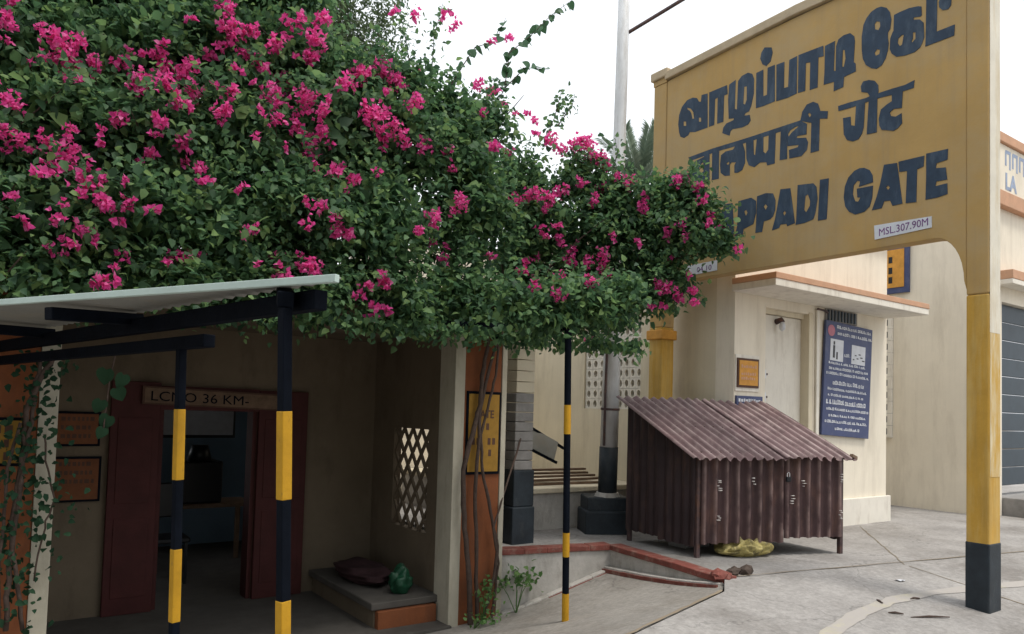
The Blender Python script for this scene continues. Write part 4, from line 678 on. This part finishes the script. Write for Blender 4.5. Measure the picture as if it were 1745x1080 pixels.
ys = thing('pilaster_board', (3.69, PY-.02, .7), 'yellow painted board with dark writing on the right pilaster behind the vines', 'sign')
MB().box(3.51, 3.878, PY-.014, PY-.0005, .715, 1.47).build('border', M['black'], ys)
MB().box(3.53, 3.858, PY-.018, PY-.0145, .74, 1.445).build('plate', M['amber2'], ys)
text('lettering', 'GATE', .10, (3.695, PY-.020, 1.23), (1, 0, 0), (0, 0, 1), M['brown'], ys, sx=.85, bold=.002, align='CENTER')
mb = MB()
for (z, xs) in ((1.12, (3.72,)), (.985, (3.57, 3.62, 3.74, 3.79)), (.88, (3.75,))):
    for x in xs: mb.box(x, x+.03, PY-.0205, PY-.0185, z, z+.06)
fine(mb.build('lettering', M['brown'], ys))
ys = thing('pilaster_board', (0, PY-.02, .9), 'dim yellow board with dark writing on the left pilaster', 'sign')
MB().box(-.33, .19, PY-.014, PY-.0005, .86, 1.17).build('border', M['black'], ys)
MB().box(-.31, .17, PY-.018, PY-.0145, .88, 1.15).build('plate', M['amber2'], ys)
mb = MB()
for z in (1.07, .98, .90):
    for k in range(7): mb.box(-.28+k*.06, -.28+k*.06+random.uniform(.02, .045), PY-.0205, PY-.0185, z, z+.05)
fine(mb.build('lettering', M['brown'], ys))
# office interior
dk = thing('office_desk', (1.9, 9.2, -.6), 'dark office desk seen through the doorway', 'desk')
MB().box(1.5, 2.6, 8.9, 9.5, .10, .14).build('desk_top', M['wood'], dk)
for (x, y) in ((1.53, 8.93), (2.53, 8.93), (1.53, 9.43), (2.53, 9.43)): MB().box(x, x+.05, y, y+.05, -.6, .10).build('leg', M['wood'], dk)
iw = thing('instrument_box', (2.0, 9.2, .14), 'black signalling instrument with a round handle on the office desk', 'instrument')
MB().box(1.80, 2.25, 9.0, 9.35, .14, .62).build('case', M['gloss'], iw, bevel=.02)
MB().tube([(2.02, 9.17, .62), (2.02, 9.17, .80)], [.14, .09], 14).build('handle', M['gloss'], iw, smooth=True)
wb = thing('office_notice', (2.2, 10.58, .8), 'pale chart on the far office wall seen through the doorway', 'chart')
MB().box(1.75, 2.75, 10.57, 10.598, .86, 1.30).build('sheet', M['ink'], wb)
MB().box(1.72, 2.78, 10.585, 10.597, .82, 1.34).build('frame', M['gloss'], wb)
ch_ = thing('office_chair', (1.55, 8.5, -.6), 'dark chair standing just inside the office doorway', 'chair')
MB().box(1.35, 1.78, 8.3, 8.72, -.17, -.12).build('seat', M['gloss'], ch_, bevel=.015)
MB().box(1.36, 1.77, 8.70, 8.74, .05, .42).build('backrest', M['gloss'], ch_, bevel=.015)
for (x, y, z) in ((1.38, 8.33, -.17), (1.73, 8.33, -.17), (1.38, 8.69, .3), (1.73, 8.69, .3)): MB().box(x, x+.03, y, y+.03, -.6, z).build('leg', M['gloss'], ch_)
# porch bench, bag and bundle
bn = thing('porch_bench', (3.1, 6.7, -.6), 'plastered bench with an orange end along the porch side wall', 'bench')
MB().box(2.78, 3.405, 5.93, 7.42, -.62, -.445).build('bench_body', M['porch'], bn, bevel=.01)
MB().box(2.74, 3.408, 5.89, 7.425, -.443, -.38).build('bench_top', M['pcement'], bn, bevel=.01)
MB().box(2.79, 3.36, 5.86, 5.928, -.62, -.45).build('end_panel', M['orange'], bn, bevel=.008)
def lump(name, loc, dims, matl, label, cat, seed):
    rr = random.Random(seed); bm = bmesh.new(); bmesh.ops.create_icosphere(bm, subdivisions=4, radius=1); ph = [rr.uniform(0, 6) for _ in range(6)]
    for v in bm.verts:
        c = v.co.copy(); f = .12*math.sin(c.x*5+ph[0])*math.sin(c.z*4+ph[1])+.07*math.sin(c.y*9+ph[2]+c.x*3)+.05*math.sin(c.z*13+ph[3]+c.y*4)
        v.co = Vector((c.x*dims[0]*(1+f), c.y*dims[1]*(1+f), max(0, (c.z*.55+.42))*dims[2]*(1+f)))
    me = bpy.data.meshes.new(name); bm.to_mesh(me); bm.free(); me.materials.append(matl)
    for p in me.polygons: p.use_smooth = True
    return tag(link(name, me, None, loc), label, cat)
lump('polythene_bag', (3.12, 6.12, -.379), (.10, .10, .24), M['bag'], 'knotted green polythene bag on the end of the porch bench', 'bag', 1)
lump('cloth_bundle', (3.05, 6.78, -.379), (.22, .45, .17), M['cloth'], 'dark maroon cloth bundle lying on the porch bench', 'bundle', 2)

# ------------------------------------------------------------------ striped posts and canopy
def striped(name, base, top, r, bands, label, square=True):
    t = thing(name, base, label, 'post', 'black and yellow posts'); b, T = Vector(base), Vector(top)
    P = lambda z: b.lerp(T, (z-b.z)/(T.z-b.z))
    def seg(z0, z1, rr, nm, mt):
        if square: MB().bar(P(z0), P(z1), rr*2, rr*2, (1, .3, 0)).build(nm, mt, t, bevel=.003)
        else: MB().tube([P(z0), P(z1)], rr, 14).build(nm, mt, t, smooth=False)
    seg(b.z, T.z, r, 'shaft', M['black'])
    for z0, z1 in bands:
        seg(z0, z1, r+.0012, 'yellow_band', M['band'])
    return t
striped('striped_post', (.80, 2.30, ramp(.8, 2.3)-.02), (.735, 2.285, 1.60), .0165, [(1.005, 1.28), (.42, .695), (-.1, .15)], 'nearest square post with black and yellow bands under the canopy')
striped('striped_post', (.655, 3.21, ramp(.66, 3.2)-.02), (.62, 3.215, 1.52), .0160, [(.985, 1.27), (.42, .71), (-.15, .13)], 'second square post with black and yellow bands, in front of the office door')
striped('striped_pole', (3.80, 4.58, ramp(3.8, 4.58)-.02), (3.708, 4.52, 1.96), .027, [(1.13, 1.36), (.16, .35), (-.6, -.13)], 'thin round pole with black and yellow bands holding up the bougainvillea', square=False)
pg = thing('creeper_frame', (2.9, 5.1, 1.9), 'thin black rails carrying the bougainvillea between slab and pole', 'frame')
for a, b in (((3.71, 4.54, 1.97), (3.75, 5.66, 1.97)), ((3.72, 4.9, 2.0), (2.4, 5.66, 2.02))):
    MB().bar(a, b, .035, .035).build('rail', M['black'], pg)
cp = thing('canopy', (.4, 3.8, 1.6), 'small tin canopy with black beams and a pale green front edge', 'canopy')
bd = (Vector((.03, 5.47, 0))-Vector((.82, 2.22, 0))).normalized()
MB().bar((.823, 2.215, 1.628), (.0, 5.62, 1.605), .05, .062).build('beam', M['black'], cp, bevel=.004)
MB().bar((.675, 2.99, 1.537), (.0, 5.66, 1.52), .05, .05).build('beam', M['black'], cp, bevel=.004)
EA, EB = Vector((.812, 2.105, 1.668)), Vector((-.82, 5.33, 1.684))
for t, s in ((.05, .06), (.40, .40), (.72, .72)):
    p = Vector((.823, 2.215, 1.66)).lerp(Vector((0, 5.62, 1.64)), s); q = EA.lerp(EB, t)+Vector((0, 0, -.045))
    MB().bar(p+(p-q).normalized()*.03, q+(p-q)*.02, .05, .05).build('rafter', M['black'], cp, bevel=.004)
mb = MB(); n = 160; rows = 1
iA, iB = Vector((.88, 2.20, 1.690)), Vector((.06, 5.60, 1.690))
for k in range(n+1):
    t = k/n; h = .009*math.sin(t*2*math.pi*40)
    a = EA.lerp(EB, t); b = iA.lerp(iB, t)
    for (p, d) in ((a, 0), (b, 0), (b, -.004), (a, -.004)): mb.v.append((p.x, p.y, p.z+h+d+.012))
for k in range(n):
    a = k*4
    for i in range(4): mb.f.append((a+i, a+(i+1) % 4, a+4+(i+1) % 4, a+4+i))
mb.f += [(0, 1, 2, 3), (n*4+3, n*4+2, n*4+1, n*4)]
mb.build('roof_sheet', M['galv'], cp, smooth=False)
MB().bar(EA+Vector((.01, -.02, .010)), EB+Vector((-.01, .02, .010)), .02, .024).build('edge_trim', M['trim'], cp, bevel=.002)

# ------------------------------------------------------------------ leaves
def leaf_object(name, C_, D_, U_, S_, matl, parent, wid=.36, fold=.12, kind=None):
    """C_ base points, D_ directions, U_ normals, S_ lengths"""
    C_, D_, U_ = np.asarray(C_, float), np.asarray(D_, float), np.asarray(U_, float); S_ = np.asarray(S_, float)[:, None]
    D_ = D_/np.linalg.norm(D_, axis=1, keepdims=True); R_ = np.cross(D_, U_); R_ /= np.linalg.norm(R_, axis=1, keepdims=True)+1e-9; N_ = np.cross(R_, D_)
    v = np.stack([C_, C_+(D_*.27+R_*wid+N_*fold)*S_, C_+(D_*.66+R_*wid*.72+N_*fold*.5)*S_, C_+D_*S_-N_*S_*.12, C_+(D_*.66-R_*wid*.72+N_*fold*.5)*S_, C_+(D_*.27-R_*wid+N_*fold)*S_, C_+D_*.48*S_], 1)
    n = len(C_); off = np.array(wloc(parent)) if parent is not None else 0
    v = v.reshape(-1, 3)-off
    f = (np.array([[6, 0, 1], [6, 1, 2], [6, 2, 3], [6, 3, 4], [6, 4, 5], [6, 5, 0]])[None]+np.arange(n)[:, None, None]*7).reshape(-1, 3)
    me = bpy.data.meshes.new(name); me.vertices.add(len(v)); me.vertices.foreach_set('co', v.astype(np.float32).ravel())
    me.loops.add(len(f)*3); me.loops.foreach_set('vertex_index', f.astype(np.int32).ravel())
    me.polygons.add(len(f)); me.polygons.foreach_set('loop_start', np.arange(0, len(f)*3, 3, dtype=np.int32)); me.polygons.foreach_set('loop_total', np.full(len(f), 3, np.int32))
    me.update(); me.validate(); me.materials.append(matl)
    o = link(name, me, parent)
    if kind: o['kind'] = kind
    return o
def heart_leaf(base, d, nrm, size, matl, parent):
    d = Vector(d).normalized(); r_ = d.cross(Vector(nrm)).normalized(); n_ = r_.cross(d); b = Vector(base); mb = MB()
    half = [(0, .06), (.20, -.06), (.40, .06), (.47, .25), (.42, .48), (.27, .72), (.10, .90), (0, 1.0)]
    out_ = half+[(-x, y) for x, y in half[-2:0:-1]]
    mb.v.append(tuple(b+d*size*.4)); k0 = len(out_)
    for x, y in out_: mb.v.append(tuple(b+(d*y+r_*x+n_*(abs(x)*.28-.14*y*y))*size))
    for k in range(k0): mb.f.append((0, 1+k, 1+(k+1) % k0))
    return mb.build('large_leaf', matl, parent, smooth=True)
def rnd_dir(n):
    v = RNG.normal(size=(n, 3)); return v/np.linalg.norm(v, axis=1, keepdims=True)

bg_ = thing('bougainvillea', (3.6, 5.65, -.6), 'huge bougainvillea covered in bright pink flowers spreading over the porch roof', 'bougainvillea')
blobs = np.array(DATA['blobs'])
C_, D_, U_, S_ = [], [], [], []
for (x, y, z, r) in blobs:
    nc = int(34*(r/.3)**2)+8
    d = rnd_dir(nc); rad = r*(1-.55*RNG.random(nc)**1.6)*RNG.uniform(.86, 1.10, nc)
    cen = np.array([x, y, z])+d*rad[:, None]*np.array([1, .95, 1])
    keep = (cen[:, 2] > 1.90) & (cen[:, 0] < 6.0)
    for c, dd in zip(cen[keep], d[keep]):
        k = RNG.integers(18, 38); sg = RNG.uniform(.05, .10)
        p = c+RNG.normal(size=(k, 3))*sg*np.array([1, 1, .8])
        o_ = rnd_dir(k)*.8+dd*.35+np.array([0, 0, -.25])
        n_ = rnd_dir(k)*.55+np.array([0, -.15, .75])
        C_.append(p); D_.append(o_); U_.append(n_); S_.append(RNG.uniform(.032, .076, k)*(1.35 if RNG.random() < .15 else 1))
    ni = int(120*(r/.3)**2)+12; d = rnd_dir(ni); p = np.array([x, y, z])+d*(r*.72*RNG.random((ni, 1))**.5); p = p[p[:, 2] > 1.93]; ni = len(p)
    C_.append(p); D_.append(rnd_dir(ni)); U_.append(rnd_dir(ni)+np.array([0, -.8, .3])); S_.append(RNG.uniform(.09, .14, ni))
    if x < 3.2 and r > .25:
        ni = 240; p = np.array([x, y+.75, z+.05])+RNG.normal(size=(ni, 3))*np.array([r*.6, .22, r*.6]); p = p[p[:, 2] > 2.16]; ni = len(p)
        C_.append(p); D_.append(rnd_dir(ni)); U_.append(rnd_dir(ni)*.7+np.array([0, -.9, .3])); S_.append(RNG.uniform(.10, .16, ni))
# hanging fringe under the front edge
for t in range(150):
    x = random.uniform(1.9, 4.9); y = 5.1 if x < 3.0 else 5.1-(x-3.0)*.1
    k = random.randint(5, 12); p = np.array([x, y+jit(.1), 1.93])+RNG.normal(size=(k, 3))*np.array([.05, .05, .045])
    C_.append(p); D_.append(rnd_dir(k)*.6+np.array([0, 0, -.6])); U_.append(rnd_dir(k)+np.array([0, -.8, .2])); S_.append(RNG.uniform(.04, .075, k))
for t in range(420):
    b = blobs[random.randrange(len(blobs))]; d = rnd_dir(1)[0]; d[2] = abs(d[2])*.8+.1; d[1] = -abs(d[1])*.6 if random.random() < .6 else d[1]; d /= np.linalg.norm(d)
    p0 = b[:3]+d*b[3]*.8
    if p0[2] < 2.2 or p0[0] > 5.6: continue
    L_ = random.uniform(.18, .42); k = int(L_/.016); tt = np.linspace(0, 1, k)[:, None]
    q = p0+d*L_*tt+np.array([0, 0, -.35*L_])*tt**2+RNG.normal(size=(k, 3))*.018
    q = q[q[:, 0] < 6.02]; k = len(q)
    C_.append(q); D_.append(rnd_dir(k)*.8+d*.3+np.array([0, 0, -.3])); U_.append(rnd_dir(k)*.6+np.array([0, -.2, .7])); S_.append(RNG.uniform(.03, .07, k))
leaf_object('foliage', np.concatenate(C_), np.concatenate(D_), np.concatenate(U_), np.concatenate(S_), M['leaf'], bg_, kind='stuff')
NLEAF = sum(len(c) for c in C_)
# woody stems
for i, p in enumerate(DATA['stems']):
    P = [Vector(q) for q in p]; P = [P[0]-Vector((0, 0, .4))]+P+[P[-1]+Vector((-.1+.1*i, .1, .35)), P[-1]+Vector((-.4+.3*i, .3, .8))]
    pts = []
    for a, b in zip(P[:-1], P[1:]):
        for k in range(4): pts.append(a.lerp(b, k/4)+Vector((jit(.006), jit(.006), 0)))
    pts.append(P[-1]); MB().tube(pts, [(.026, .020, .017, .014)[i]*(1-.4*k/len(pts))*(1+jit(.1)) for k in range(len(pts))], 8).build('stem', M['bark'], bg_, smooth=True)
for k in range(70):
    b = blobs[random.randrange(len(blobs))]; q = Vector(b[:3])+Vector((jit(.9), jit(.4), jit(.5)))*float(b[3])
    s = Vector((q.x*.6+1.3, 6.2, 2.1)); e = q+Vector((jit(.3), -.6*b[3], random.uniform(.0, .3)))
    MB().tube([s.lerp(q, .55), q, e.lerp(q, .4), e], [.010, .008, .005, .003], 5).build('branch', M['bark'], bg_)
# flower clusters
def cluster_mesh(name, R, nf, seed):
    rg = np.random.default_rng(seed); C2, D2, U2, S2_ = [], [], [], []
    sub = rg.normal(size=(max(2, nf//9), 3)); sub = sub/np.linalg.norm(sub, axis=1, keepdims=True)*R*rg.uniform(.25, 1.05, (len(sub), 1))
    for i in range(nf):
        s = sub[rg.integers(len(sub))]; c = s*rg.uniform(.25, 1.15)+rg.normal(size=3)*R*.27; ax = c/(np.linalg.norm(c)+1e-6)+rg.normal(size=3)*.5; ax /= np.linalg.norm(ax)
        t = np.cross(ax, [.3, .5, .8]); t /= np.linalg.norm(t); b = np.cross(ax, t); ph = rg.uniform(0, 6)
        for k in range(3):
            a = ph+k*2.094; r_ = t*math.cos(a)+b*math.sin(a)
            C2.append(c); D2.append(r_*.75+ax*.75); U2.append(ax*.75-r_*.75); S2_.append(rg.uniform(.026, .04))
    o = leaf_object(name, C2, D2, U2, S2_, M['bract'], None, wid=.40, fold=.10); me = o.data; bpy.data.objects.remove(o)
    tb_ = MB()
    for s in sub: tb_.tube([(0, 0, 0), tuple(s*.6+np.array([0, 0, .01])), tuple(s)], .0025, 4)
    bm = bmesh.new(); bm.from_mesh(me); vs_ = [bm.verts.new(v) for v in tb_.v]
    for f in tb_.f:
        fc = bm.faces.new([vs_[i] for i in f]); fc.material_index = 1
    bm.to_mesh(me); bm.free(); me.materials.append(M['bark']); return me
variants = [(r, [cluster_mesh('flower_cluster', r, n_, s*10+int(r*1000)) for s in range(3)]) for r, n_ in ((.035, 7), (.06, 16), (.09, 30), (.125, 52), (.16, 80))]
for (x, y, z, r) in DATA['flowers']:
    R, ms = min(variants, key=lambda v_: abs(v_[0]-r*1.05))
    o = link('flower_cluster', random.choice(ms), bg_, Vector((x, y, z))-bg_.location)
    o.rotation_euler = (jit(3), jit(3), jit(3)); k = max(.8, min(1.25, r*1.05/R)); o.scale = (k, k, k*random.uniform(.75, 1))
# sprays against the sky
for i, p in enumerate(DATA['sprigs']):
    P = [Vector(q) for q in p]; big = i in (2, 3, 4)
    mb = MB().tube(P, [.007-.005*k/(len(P)-1) for k in range(len(P))], 5).build('spray_stem', M['bark'], bg_)
    pts = []
    for a, b in zip(P[:-1], P[1:]):
        nn = max(2, int((b-a).length/(.05 if big else .022)))
        for k in range(nn): pts.append(np.array(a.lerp(b, k/nn)))
    pts = np.array(pts); n_ = len(pts)
    D2 = rnd_dir(n_)*.9+np.array([0, 0, -.5]); U2 = rnd_dir(n_)*.5+np.array([-.3, -.6, .5])
    if big:
        for k in range(n_): heart_leaf(pts[k], D2[k], U2[k], random.uniform(.07, .12), M['bigleaf'], bg_)
    else:
        pts = np.concatenate([pts, pts+RNG.normal(size=pts.shape)*.05]); D2 = np.concatenate([D2, rnd_dir(n_)]); U2 = np.concatenate([U2, rnd_dir(n_)])
        leaf_object('spray_leaves', pts, D2, U2, RNG.uniform(.04, .075, len(pts)), M['leaf'], bg_, kind='stuff')

# vine on the left pilaster
vn = thing('pilaster_vine', (.1, 5.55, -.65), 'twisting vine climbing the left pilaster', 'vine')
C2 = []
for i, p in enumerate(DATA['lstems']):
    P = [Vector(q) for q in p]; pts = []
    for a, b in zip(P[:-1], P[1:]):
        for k in range(4): pts.append(a.lerp(b, k/4)+Vector((jit(.01), jit(.01), 0)))
    pts.append(P[-1]); MB().tube(pts, [.016, .013, .01, .006][i], 7).build('stem', M['bark'], vn, smooth=True)
    C2 += [np.array(q) for q in pts]
C2 = np.repeat(np.array(C2), 6, 0)+RNG.normal(size=(len(C2)*6, 3))*np.array([.08, .03, .06]); C2[:, 1] = np.minimum(C2[:, 1], 5.66)
leaf_object('leaves', C2, rnd_dir(len(C2))+np.array([0, -.2, -.5]), rnd_dir(len(C2))*.6+np.array([0, -.8, .3]), RNG.uniform(.03, .06, len(C2)), M['darkleaf'], vn, kind='stuff')
hl = thing('hanging_creeper', (.62, 5.35, 1.5), 'short creeper with large leaves hanging beside the office door', 'creeper')
for (x, z) in ((.60, 1.50), (.66, 1.38), (.58, 1.30), (.63, 1.20), (.70, 1.47), (.60, 1.12)):
    heart_leaf((x, 5.4, z), (jit(.5), jit(.3), -1), (jit(.6), -1, jit(.5)), random.uniform(.08, .12), M['darkleaf'], hl)
MB().tube([(.65, 5.42, 1.62), (.62, 5.41, 1.4), (.60, 5.41, 1.1)], .005, 5).build('stem', M['bark'], hl)

# small plants at the pilaster foot
def plant(loc, h, n_, spread, label, sz=(.04, .07)):
    t = thing('seedling_plant', loc, label, 'plant'); L0 = Vector(loc); tips = []
    for k in range(5):
        tip = L0+Vector((jit(spread), jit(spread), h*random.uniform(.7, 1))); MB().tube([L0, L0.lerp(tip, .5)+Vector((jit(.02), jit(.02), .03)), tip], [.005, .004, .002], 5).build('stem', M['plant'], t); tips.append(tip)
    c = np.array([np.array(tips[RNG.integers(5)]) for _ in range(n_)])+RNG.normal(size=(n_, 3))*np.array([spread*.45, spread*.45, h*.16])
    leaf_object('leaves', c, rnd_dir(n_)+np.array([0, 0, -.1]), rnd_dir(n_)*.4+np.array([0, -.3, .8]), RNG.uniform(sz[0], sz[1], n_), M['plant'], t, kind='stuff')
plant((4.02, 5.55, ramp(4.02, 5.55)-.01), .34, 110, .16, 'bright green leafy seedling at the foot of the plastered step')
plant((3.62, 5.50, ramp(3.62, 5.5)-.01), .36, 60, .11, 'thin green plant among the vine stems at the right pilaster', (.03, .055))
plant((3.50, 5.45, ramp(3.5, 5.45)-.01), .12, 60, .13, 'low dark weeds around the vine stems at the pilaster foot', (.03, .05))

# ------------------------------------------------------------------ trees behind
tr = thing('neem_tree', (5.2, 13, 0), 'fine leaved tree rising behind the bougainvillea at the top', 'tree')
MB().tube([(4.9, 13, -.1), (4.8, 13, 2.5), (4.7, 12.9, 5)], [.2, .17, .13], 10).build('trunk', M['bark'], tr, smooth=True)
C2 = []
for (x, y, z, r) in ((4.6, 12.6, 7.8, 1.1), (5.3, 12.8, 8.0, .9), (3.6, 12.6, 8.0, 1.2), (5.6, 12.8, 7.2, .7), (4.9, 12.6, 9.1, 1.1), (2.4, 12.5, 8.4, 1.3), (3.8, 12.7, 6.6, 1.2)):
    for k in range(120):
        c = np.array([x, y, z])+rnd_dir(1)[0]*r*random.uniform(.4, 1.05); C2.append(c+RNG.normal(size=(26, 3))*.13)
    MB().tube([(4.7, 12.9, 5), ((4.7+x)/2, 12.8, (5+z)/2+.2), (x, y, z)], [.09, .06, .02], 7).build('limb', M['bark'], tr)
C2 = np.concatenate(C2); n_ = len(C2)
leaf_object('crown', C2, rnd_dir(n_)+np.array([0, 0, -.4]), rnd_dir(n_)*.6+np.array([0, 0, .7]), RNG.uniform(.06, .11, n_), M['treeleaf'], tr, wid=.2, kind='stuff')
# unseen trees behind the viewer, added to shade the porch
for i, (x, y, h, r, lab) in enumerate(((-8, 1.5, 7.5, 3.2, 'unseen tree added to shade the porch, left of the forecourt'), (-6.5, -4, 8, 3.4, 'unseen tree added to shade the porch, at the back corner of the forecourt'), (-1.5, -6, 8.5, 3.4, 'unseen tree added to shade the porch, across the forecourt from it'), (3.0, -7.5, 8, 3.0, 'unseen tree added to shade the porch, farthest along the forecourt'))):
    sh_ = thing('added_shade_tree', (x, y, -.9), lab, 'tree', 'unseen trees added to shade the porch')
    MB().tube([(x, y, -.9), (x+.1, y, 1.5), (x, y+.1, h*.55)], [.3, .22, .15], 10).build('trunk', M['bark'], sh_, smooth=True)
    C2 = []
    for k in range(260):
        d = rnd_dir(1)[0]; C2.append(np.array([x, y, h*.52])+d*np.array([r, r*.8, h*.48])*random.uniform(.55, 1)+RNG.normal(size=(22, 3))*.22)
    C2 = np.concatenate(C2); C2 = C2[C2[:, 2] > .2]; n_ = len(C2)
    leaf_object('crown', C2, rnd_dir(n_), rnd_dir(n_)*.7+np.array([0, 0, .6]), RNG.uniform(.2, .32, n_), M['treeleaf'], sh_, wid=.3, kind='stuff')
pt = thing('palm_tree', (17.5, 17.8, 0), 'distant palm crown between lamp post and name board', 'palm tree')
MB().tube([(17.5, 17.8, -.2), (17.45, 17.8, 4), (17.5, 17.8, 9.0)], [.22, .16, .14], 10).build('trunk', M['bark'], pt, smooth=True)
for k in range(20):
    a = k*2.4; lean = .22+.9*(k/20)**1.3; L_ = 2.1; P = []
    for j in range(7):
        t = j/6; hr = L_*math.sin(lean)*t*(1+.25*t); P.append(Vector((17.5+hr*math.cos(a), 17.8+hr*math.sin(a), 8.95+L_*math.cos(lean)*t-.5*lean*t*t)))
    o = MB().tube(P, [.025-.003*j for j in range(7)], 5).build('frond', M['palm'], pt)
    cc, dd, uu = [], [], []
    for j in range(60):
        t = .12+.86*j/60; i = min(5, int(t*6)); p = P[i].lerp(P[i+1], t*6-i); ax = (P[i+1]-P[i]).normalized(); sd_ = ax.cross(Vector((0, 0, 1))).normalized()
        for s_ in (-1, 1): cc.append(p); dd.append(ax*.8+sd_*s_*.7+Vector((0, 0, -.1))); uu.append(Vector((0, 0, 1)))
    leaf_object('leaflets', cc, dd, uu, RNG.uniform(.35, .5, len(cc)), M['palm'], o, wid=.05, fold=.02)

def joint(a, b, wd):
    a, b = Vector(a), Vector(b); n_ = 24; mb = MB(); d = (b-a).normalized(); s_ = Vector((-d.y, d.x))
    for k in range(n_+1):
        p = a.lerp(b, k/n_)+s_*jit(.008); w2 = wd*random.uniform(.3, .7)
        for sg in (-1, 1): q = p+s_*sg*w2; mb.v.append((q.x, q.y, apron(q.x, q.y)+.0035))
    for k in range(n_): mb.f.append((k*2, k*2+1, k*2+3, k*2+2))
    tag(mb.build('paving_joint', M['earth']), kind='structure')
joint((S3.x+.1, S3.y), (S4.x+3, S4.y-.55), .016); joint((6.9, 3.45), (6.1, -1), .012); joint((6.9, 3.5), (8.8, 5.0), .012); joint((4.63, 3.72), (2.2, 3.12), .02); joint((8.9, 3.1), (8.2, -1), .012)
# ------------------------------------------------------------------ litter and faded marking
def flat_strip(name, pts, wd, matl):
    mb = MB()
    for i, (x, y) in enumerate(pts):
        a = Vector(pts[max(i-1, 0)]); b = Vector(pts[min(i+1, len(pts)-1)]); d = (b-a).normalized(); s = Vector((-d.y, d.x))*wd*random.uniform(.35, .6)
        for k in (-1, 1): q = Vector((x, y))+s*k; mb.v.append((q.x, q.y, apron(q.x, q.y)+.004))
    for i in range(len(pts)-1): mb.f.append((i*2, i*2+1, i*2+3, i*2+2))
    return mb.build(name, matl)
pm = mat('worn_yellow_line', (.42, .39, .30), .9, .1, 8, .2, 60, dirt=(.38, .355, .33), dirt_amt=1, dscale=(5, 5, 5), dlo=.34, dhi=.50)
LN = [Vector((4.0, 2.62)), Vector((4.6, 2.82)), Vector((5.2, 2.95)), Vector((5.75, 3.0)), Vector((6.3, 2.95)), Vector((7.4, 2.72)), Vector((9, 2.4))]
pts = [tuple(a.lerp(b, k/6)) for a, b in zip(LN[:-1], LN[1:]) for k in range(6)]
tag(flat_strip('faded_line', pts, .11, pm), kind='structure')
for (x, y, l, a, lab) in ((5.62, 2.66, .30, -.5, 'dark twig lying on the concrete in front of the right sign post'), (5.60, 3.02, .10, .9, 'short dark chip of bark on the faded yellow line'), (5.95, 2.93, .09, -.3, 'small dark splinter on the pavement left of the sign post'), (5.45, 2.82, .10, -.9, 'thin dark sliver of bark near the twig')):
    z = apron(x, y)+.008; d = Vector((math.cos(a), math.sin(a), 0))*l/2
    o = MB().tube([Vector((x, y, z))-d, Vector((x, y+.008, z+.004)), Vector((x, y, z))+d], [.004, .009, .005], 6).build('twig', M['bark']); tag(o, lab, 'twig')
x, y = 6.3, 3.22
mb = MB()
for i in range(4):
    for j in range(3): mb.v.append((x+i*.03+jit(.006), y+j*.025+jit(.006), apron(x, y)+.005+random.uniform(0, .02)))
for i in range(3):
    for j in range(2): a = i*3+j; mb.f.append((a, a+1, a+4, a+3))
tag(mb.build('paper_scrap', M['ink']), 'white scrap of paper on the pavement left of the right sign post', 'paper')
